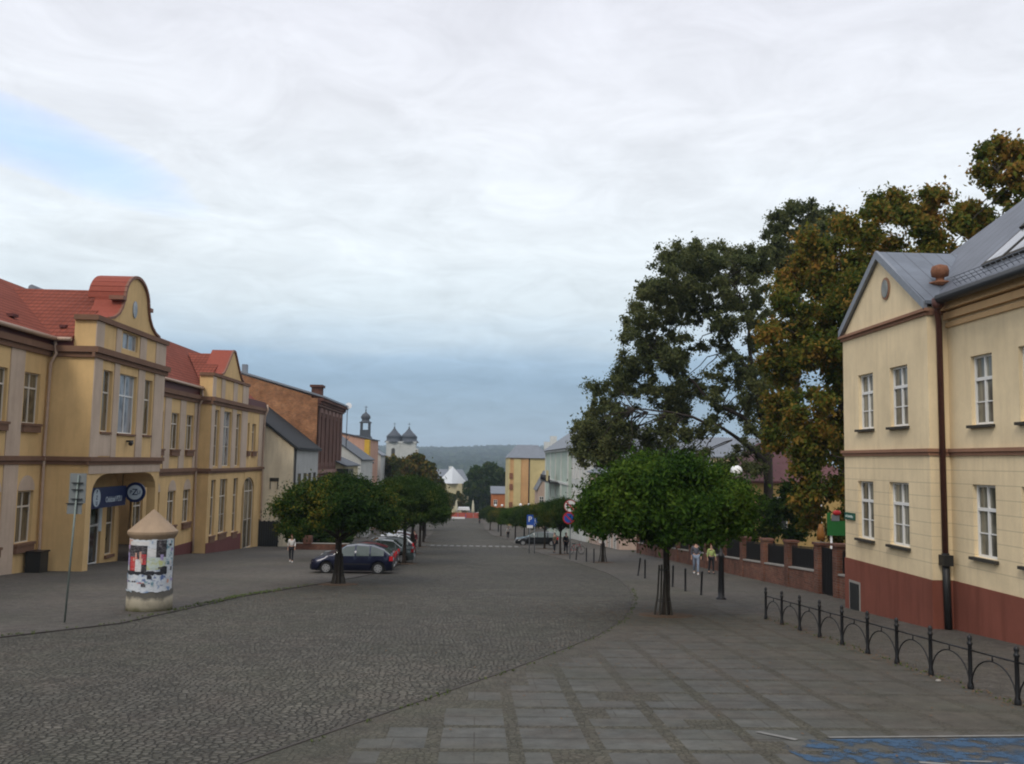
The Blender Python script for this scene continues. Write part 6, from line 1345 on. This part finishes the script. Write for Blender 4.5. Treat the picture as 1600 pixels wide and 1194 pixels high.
# playground board behind the wall
S = thing('playground_board', (15.6, 38.5, zg(38.5)), 'small green playground board with coloured shapes behind the brick wall', 'board')
q = MB(); q.box(15.1, 16.1, 38.5, 38.56, -2.98, -2.35); q.box(15.1, 15.25, 38.5, 38.56, -2.35, -2.0); q.build('panel', plain('green_board', (.02, .13, .03), .5), S)
q = MB(); q.ball((15.5, 38.45, -2.0), .16, 10, 7, (1.2, .4, .7)); q.build('red_shape', M['signred'], S)
q = MB(); q.box(15.28, 15.62, 38.47, 38.495, -2.35, -2.08); q.build('grey_shape', M['greymetal'], S)
q = MB(); q.lathe((14.85, 38.6, -3.2), [(.17, 0), (.18, .25), (.13, .5), (.07, .7)], 12); q.build('orange_shape', plain('orange_plastic', (.22, .09, .015), .5), S)
q = MB(); q.tube([(15.3, 38.6, zg(38)), (15.3, 38.6, -2.98)], .05, 8); q.tube([(16.0, 38.6, zg(38)), (16.0, 38.6, -2.98)], .05, 8); q.tube([(14.85, 38.6, zg(38)), (14.85, 38.6, -3.2)], .04, 8); q.build('post', M['signface'], S)
# ================================================================== far end of the street
B = house('pale_hall', 'pale hall with light grey hipped roof at the end of the street', -16.5, -3.2, 305, 320, -8.2, M['ochre2'], M['zinc'], 'x', 4.6, [('cam', [(-12, -11, -12, -10), (-9.5, -8.5, -12, -10), (-7, -6, -12, -10)])], hip=2.5, cat='building')
q = MB(); q.lathe((-8.6, 303.5, 0), [(5.1, -8.0), (.05, -2.4)], 4, False); q.build('pyramid_roof', plain('pale_sheet_roof', (.55, .57, .58), .5), B)
q = MB(); q.box(-12, -5.2, 300.5, 305, -19, -8.0); q.build('porch', M['ochre2'], B)
q = MB(); q.box(-10.2, -9.0, 312, 313, -4.5, -2.4); q.build('chimney', M['whiteR'], B)
B = thing('kiosk', (-10.4, 255, zg(255)), 'small round kiosk with brown conical roof at the end of the street', 'kiosk')
z0 = zg(255); q = MB(); q.lathe((-10.3, 255, z0), [(3.1, 2.8), (3.0, 3.0), (1.2, 5.0), (.3, 6.2), (.1, 6.8)], 12, False); q.build('roof', plain('brown_shingle', (.085, .06, .05), .9), B)
for k in range(8):
    q = MB(); a = 2*PI*k/8; q.box(-10.3+2.5*math.cos(a)-.1, -10.3+2.5*math.cos(a)+.1, 255+2.5*math.sin(a)-.1, 255+2.5*math.sin(a)+.1, z0, z0+2.85); q.build('post', M['wood'], B)
q = MB(); q.lathe((-10.3, 255, z0), [(1.9, 0), (1.9, 1.1), (1.95, 1.15)], 12, False); q.build('counter', M['rust'], B)
S = thing('barrier_fence', (-5, 250, zg(250)), 'long low red barrier closing the lower end of the street', 'barrier')
q = MB(); z0 = zg(250)
for k in range(6): q.box(-11.6+k*2.12, -9.6+k*2.12, 250, 250.1, z0+.25, z0+1.7)
q.build('red_panel', plain('red_mesh', (.36, .08, .055), .7, var=.25, scale=1.5), S); q = MB(); q.box(-7, -3.4, 249.8, 249.95, z0, z0+.5); q.build('white_base', M['signface'], S)
for x, lb in ((-6.0, 'closed cream parasol on the left, above a blue panel'), (-1.25, 'closed cream parasol on the right at the far square')):
    S = thing('parasol', (x, 258, zg(258)), lb, 'parasol', 'closed parasols at the far square'); z0 = zg(258)
    q = MB(); q.tube([(x, 258, z0), (x, 258, z0+1.6)], .06, 6); q.build('pole', M['white'], S)
    q = MB(); q.lathe((x, 258, z0), [(.35, 1.5), (.42, 2.2), (.30, 3.8), (.12, 4.9), (.03, 5.2)], 10); q.build('canopy', plain('cream_canvas', (.50, .47, .34), .8, var=.06), S)
S = thing('market_stall', (-4, 262, zg(262)), 'white and blue stall between the two closed parasols', 'stall'); z0 = zg(262)
q = MB(); q.box(-5.6, -2.3, 261, 263.5, z0, z0+1.0); q.build('counter', M['signblue'], S)
q = MB(); q.prism([(-5.8, 260.8, z0+2.2), (-2.1, 260.8, z0+2.2), (-2.4, 260.8, z0+3.0), (-5.5, 260.8, z0+3.0)], [(-5.8, 263.8, z0+2.2), (-2.1, 263.8, z0+2.2), (-2.4, 263.8, z0+3.0), (-5.5, 263.8, z0+3.0)]); q.build('awning', M['signface'], S)
q = MB()
for x in (-5.6, -2.3): q.box(x-.05, x+.05, 261, 261.1, z0, z0+2.2)
q.build('post', M['greymetal'], S)
S = thing('gravel_mound', (.9, 268, zg(268)), 'low pale mound right of the far parasols', 'mound')
q = MB(); q.ball((1.0, 268, zg(268)), 1.8, 14, 10, (1.4, 1, .9)); q.build('heap', M['concrete'], S)
# distant village roofs and the far wood
FARG = leafmat('far_wood_leaves', [(.3, (.012, .028, .014)), (.6, (.025, .05, .02)), (.8, (.05, .07, .025))], .004, 0.)
rg = np.random.default_rng(5)
def far_wood(name, label, n, yr_, size, xw):
    y = rg.uniform(yr_[0], yr_[1], n); x = rg.uniform(-1, 1, n)*(y*xw); z = np.array([ter(a, b) for a, b in zip(x, y)])
    me_v = []; 
    sz = size*(.6+.8*rg.random(n))*(y/yr_[1])**.3
    k = 5
    V = []
    for j in range(k):
        d = rg.normal(size=(n, 3)); d /= np.linalg.norm(d, axis=1)[:,None]; d[:,2] = np.abs(d[:,2]); c_ = np.stack([x, y, z+sz*.4], 1)+d*sz[:,None]*.55
        a = rg.normal(size=(n, 3)); a[:,1] *= .4; a /= np.linalg.norm(a, axis=1)[:,None]; b = np.cross(a, np.array([0, 1., 0])+rg.normal(size=(n,3))*.3); b /= np.linalg.norm(b, axis=1)[:,None]
        s_ = sz[:,None]*.55; v = np.empty((n, 4, 3)); v[:,0] = c_-a*s_; v[:,1] = c_-b*s_; v[:,2] = c_+a*s_; v[:,3] = c_+b*s_; V.append(v.reshape(-1, 3))
    o = leaf_obj(name, np.concatenate(V), FARG, None); tag(o, label, 'wood', kind='stuff')
far_wood('far_wood', 'dense wooded hills closing the horizon', 16000, (1900, 4400), 26, .35)
far_wood('near_wood', 'dark tree belt in the valley beyond the street', 4000, (420, 1500), 10, .5)
vr = random.Random(12)
for k in range(16):
    px_, py_, Y_v = vr.uniform(680, 790), vr.uniform(712, 724), 0
    d = px_at(px_, py_, 1.); lo = None
    for Yv in range(900, 4200, 25):
        if ter(d.x*Yv, Yv) >= d.z*Yv: lo = Yv; break
    if not lo: lo = 1700
    x, y = d.x*lo, lo; z = ter(x, y); s_ = 9+vr.random()*7; h0 = 16
    B = thing('far_house', (x, y, z), 'tiny pale house on the distant wooded slope', 'house', 'tiny houses on the distant slope')
    q = MB(); q.box(x-s_, x+s_, y-12, y, z-4, z+h0+6); q.build('wall', M['whiteR'], B); q = MB(); q.prism([(x-s_*1.1, y-13, z+h0+6), (x+s_*1.1, y-13, z+h0+6), (x, y-13, z+h0+12)], [(x-s_*1.1, y+1, z+h0+6), (x+s_*1.1, y+1, z+h0+6), (x, y+1, z+h0+12)]); q.build('roof', M['zinc'], B)
# ================================================================== small ground things
rg = random.Random(9); q = MB()
def tuft(x, y, s_):
    for k in range(6):
        a = rg.uniform(0, 6.28); d = Vector((math.cos(a), math.sin(a), 0)); b_ = Vector((x, y, zg(y)+.02))+d*rg.uniform(0, s_*.6); t_ = b_+d*s_*.5+Vector((0, 0, s_*rg.uniform(.5, 1.1))); w_ = Vector((-d.y, d.x, 0))*.012
        q.poly([b_-w_, b_+w_, t_])
for k in range(420):
    y = rg.choice([rg.uniform(20, 39), rg.gauss(31.5, 1.6), rg.gauss(34.5, 1.2)]); y = max(20, y); tuft(LE(y)-rg.gauss(.1, .12), y+rg.uniform(-.1, .1), rg.uniform(.03, .085))
for k in range(160): y = rg.uniform(12, 40); tuft(RE(y)+rg.gauss(.1, .05), y, rg.uniform(.02, .05))
for k in range(90): y = rg.uniform(13, 27.5); tuft(9.0+rg.gauss(-.03, .08), y, rg.uniform(.02, .06))
tag(q.build('weeds', plain('weed_green', (.075, .10, .025), .8, var=.3)), 'grass and weeds growing along the kerbs', 'weeds', kind='stuff')
q = MB()
for k in range(2600):
    cx_, cy_, sp_ = rg.choice([(5.87, 28.3, 1.4), (5.87, 28.3, 2.6), (-5.9, 39.3, 1.6), (8.9, 20, 0), (8.9, 24, 0), (6, 20, 3.5), (-7, 34, 2), (5.2, 31, 2.5)])
    if sp_ == 0: x, y = 8.95+rg.gauss(0, .18), rg.uniform(12, 28)
    else: x, y = cx_+rg.gauss(0, sp_), cy_+rg.gauss(0, sp_)
    if y < 11: continue
    s_ = rg.uniform(.015, .038); a = rg.uniform(0, 3.14); c_, d_ = math.cos(a)*s_, math.sin(a)*s_; z = zg(y)+.03
    q.poly([(x-c_, y-d_, z), (x+d_*.6, y-c_*.6, z+.004), (x+c_, y+d_, z+.01), (x-d_*.6, y+c_*.6, z+.004)])
tag(q.build('fallen_leaves', plain('dry_leaves', (.115, .070, .038), .8, var=.35, scale=20)), 'scattered dry leaves on the paving', 'fallen leaves', kind='stuff')
S = thing('paper_litter', (8.85, 16.9, zg(16.9)), 'crumpled pale scrap lying at the foot of a railing post', 'litter')
q = MB(); q.ball((8.75, 17.0, zg(17)+.03), .045, 7, 5, (1.3, .8, .6)); q.build('scrap', M['concrete'], S)
q = MB(); q.lathe((0, 0, 0), [(.001, .012), (.42, .012), (.44, .0)], 20); o = q.build('manhole_cover', M['black'], None, (0, 0, 0)); o.location = (-18.2, 51.5, zg(51.5)+.01); o.rotation_euler = (-math.atan(.063), 0, 0); tag(o, 'dark round manhole cover in the pavement by the porch', 'manhole cover')
# ================================================================== haze
HZ = MB(); HZ.box(-6500, 6500, -80, 5600, -90, 90); hz = HZ.build('haze', [])
hm = bpy.data.materials.new('haze_air'); hm.use_nodes = True; nn = hm.node_tree.nodes; nn.clear(); vo = nn.new('ShaderNodeVolumePrincipled'); vo.inputs['Color'].default_value = (.62, .74, .86, 1); vo.inputs['Density'].default_value = .0002; vo.inputs['Anisotropy'].default_value = 0.
ou = nn.new('ShaderNodeOutputMaterial'); hm.node_tree.links.new(vo.outputs[0], ou.inputs['Volume']); hz.data.materials.clear(); hz.data.materials.append(hm); tag(hz, 'thin blue summer haze', 'haze', kind='stuff')
for o in bpy.data.objects:
    if '_w' in o.keys(): del o['_w']
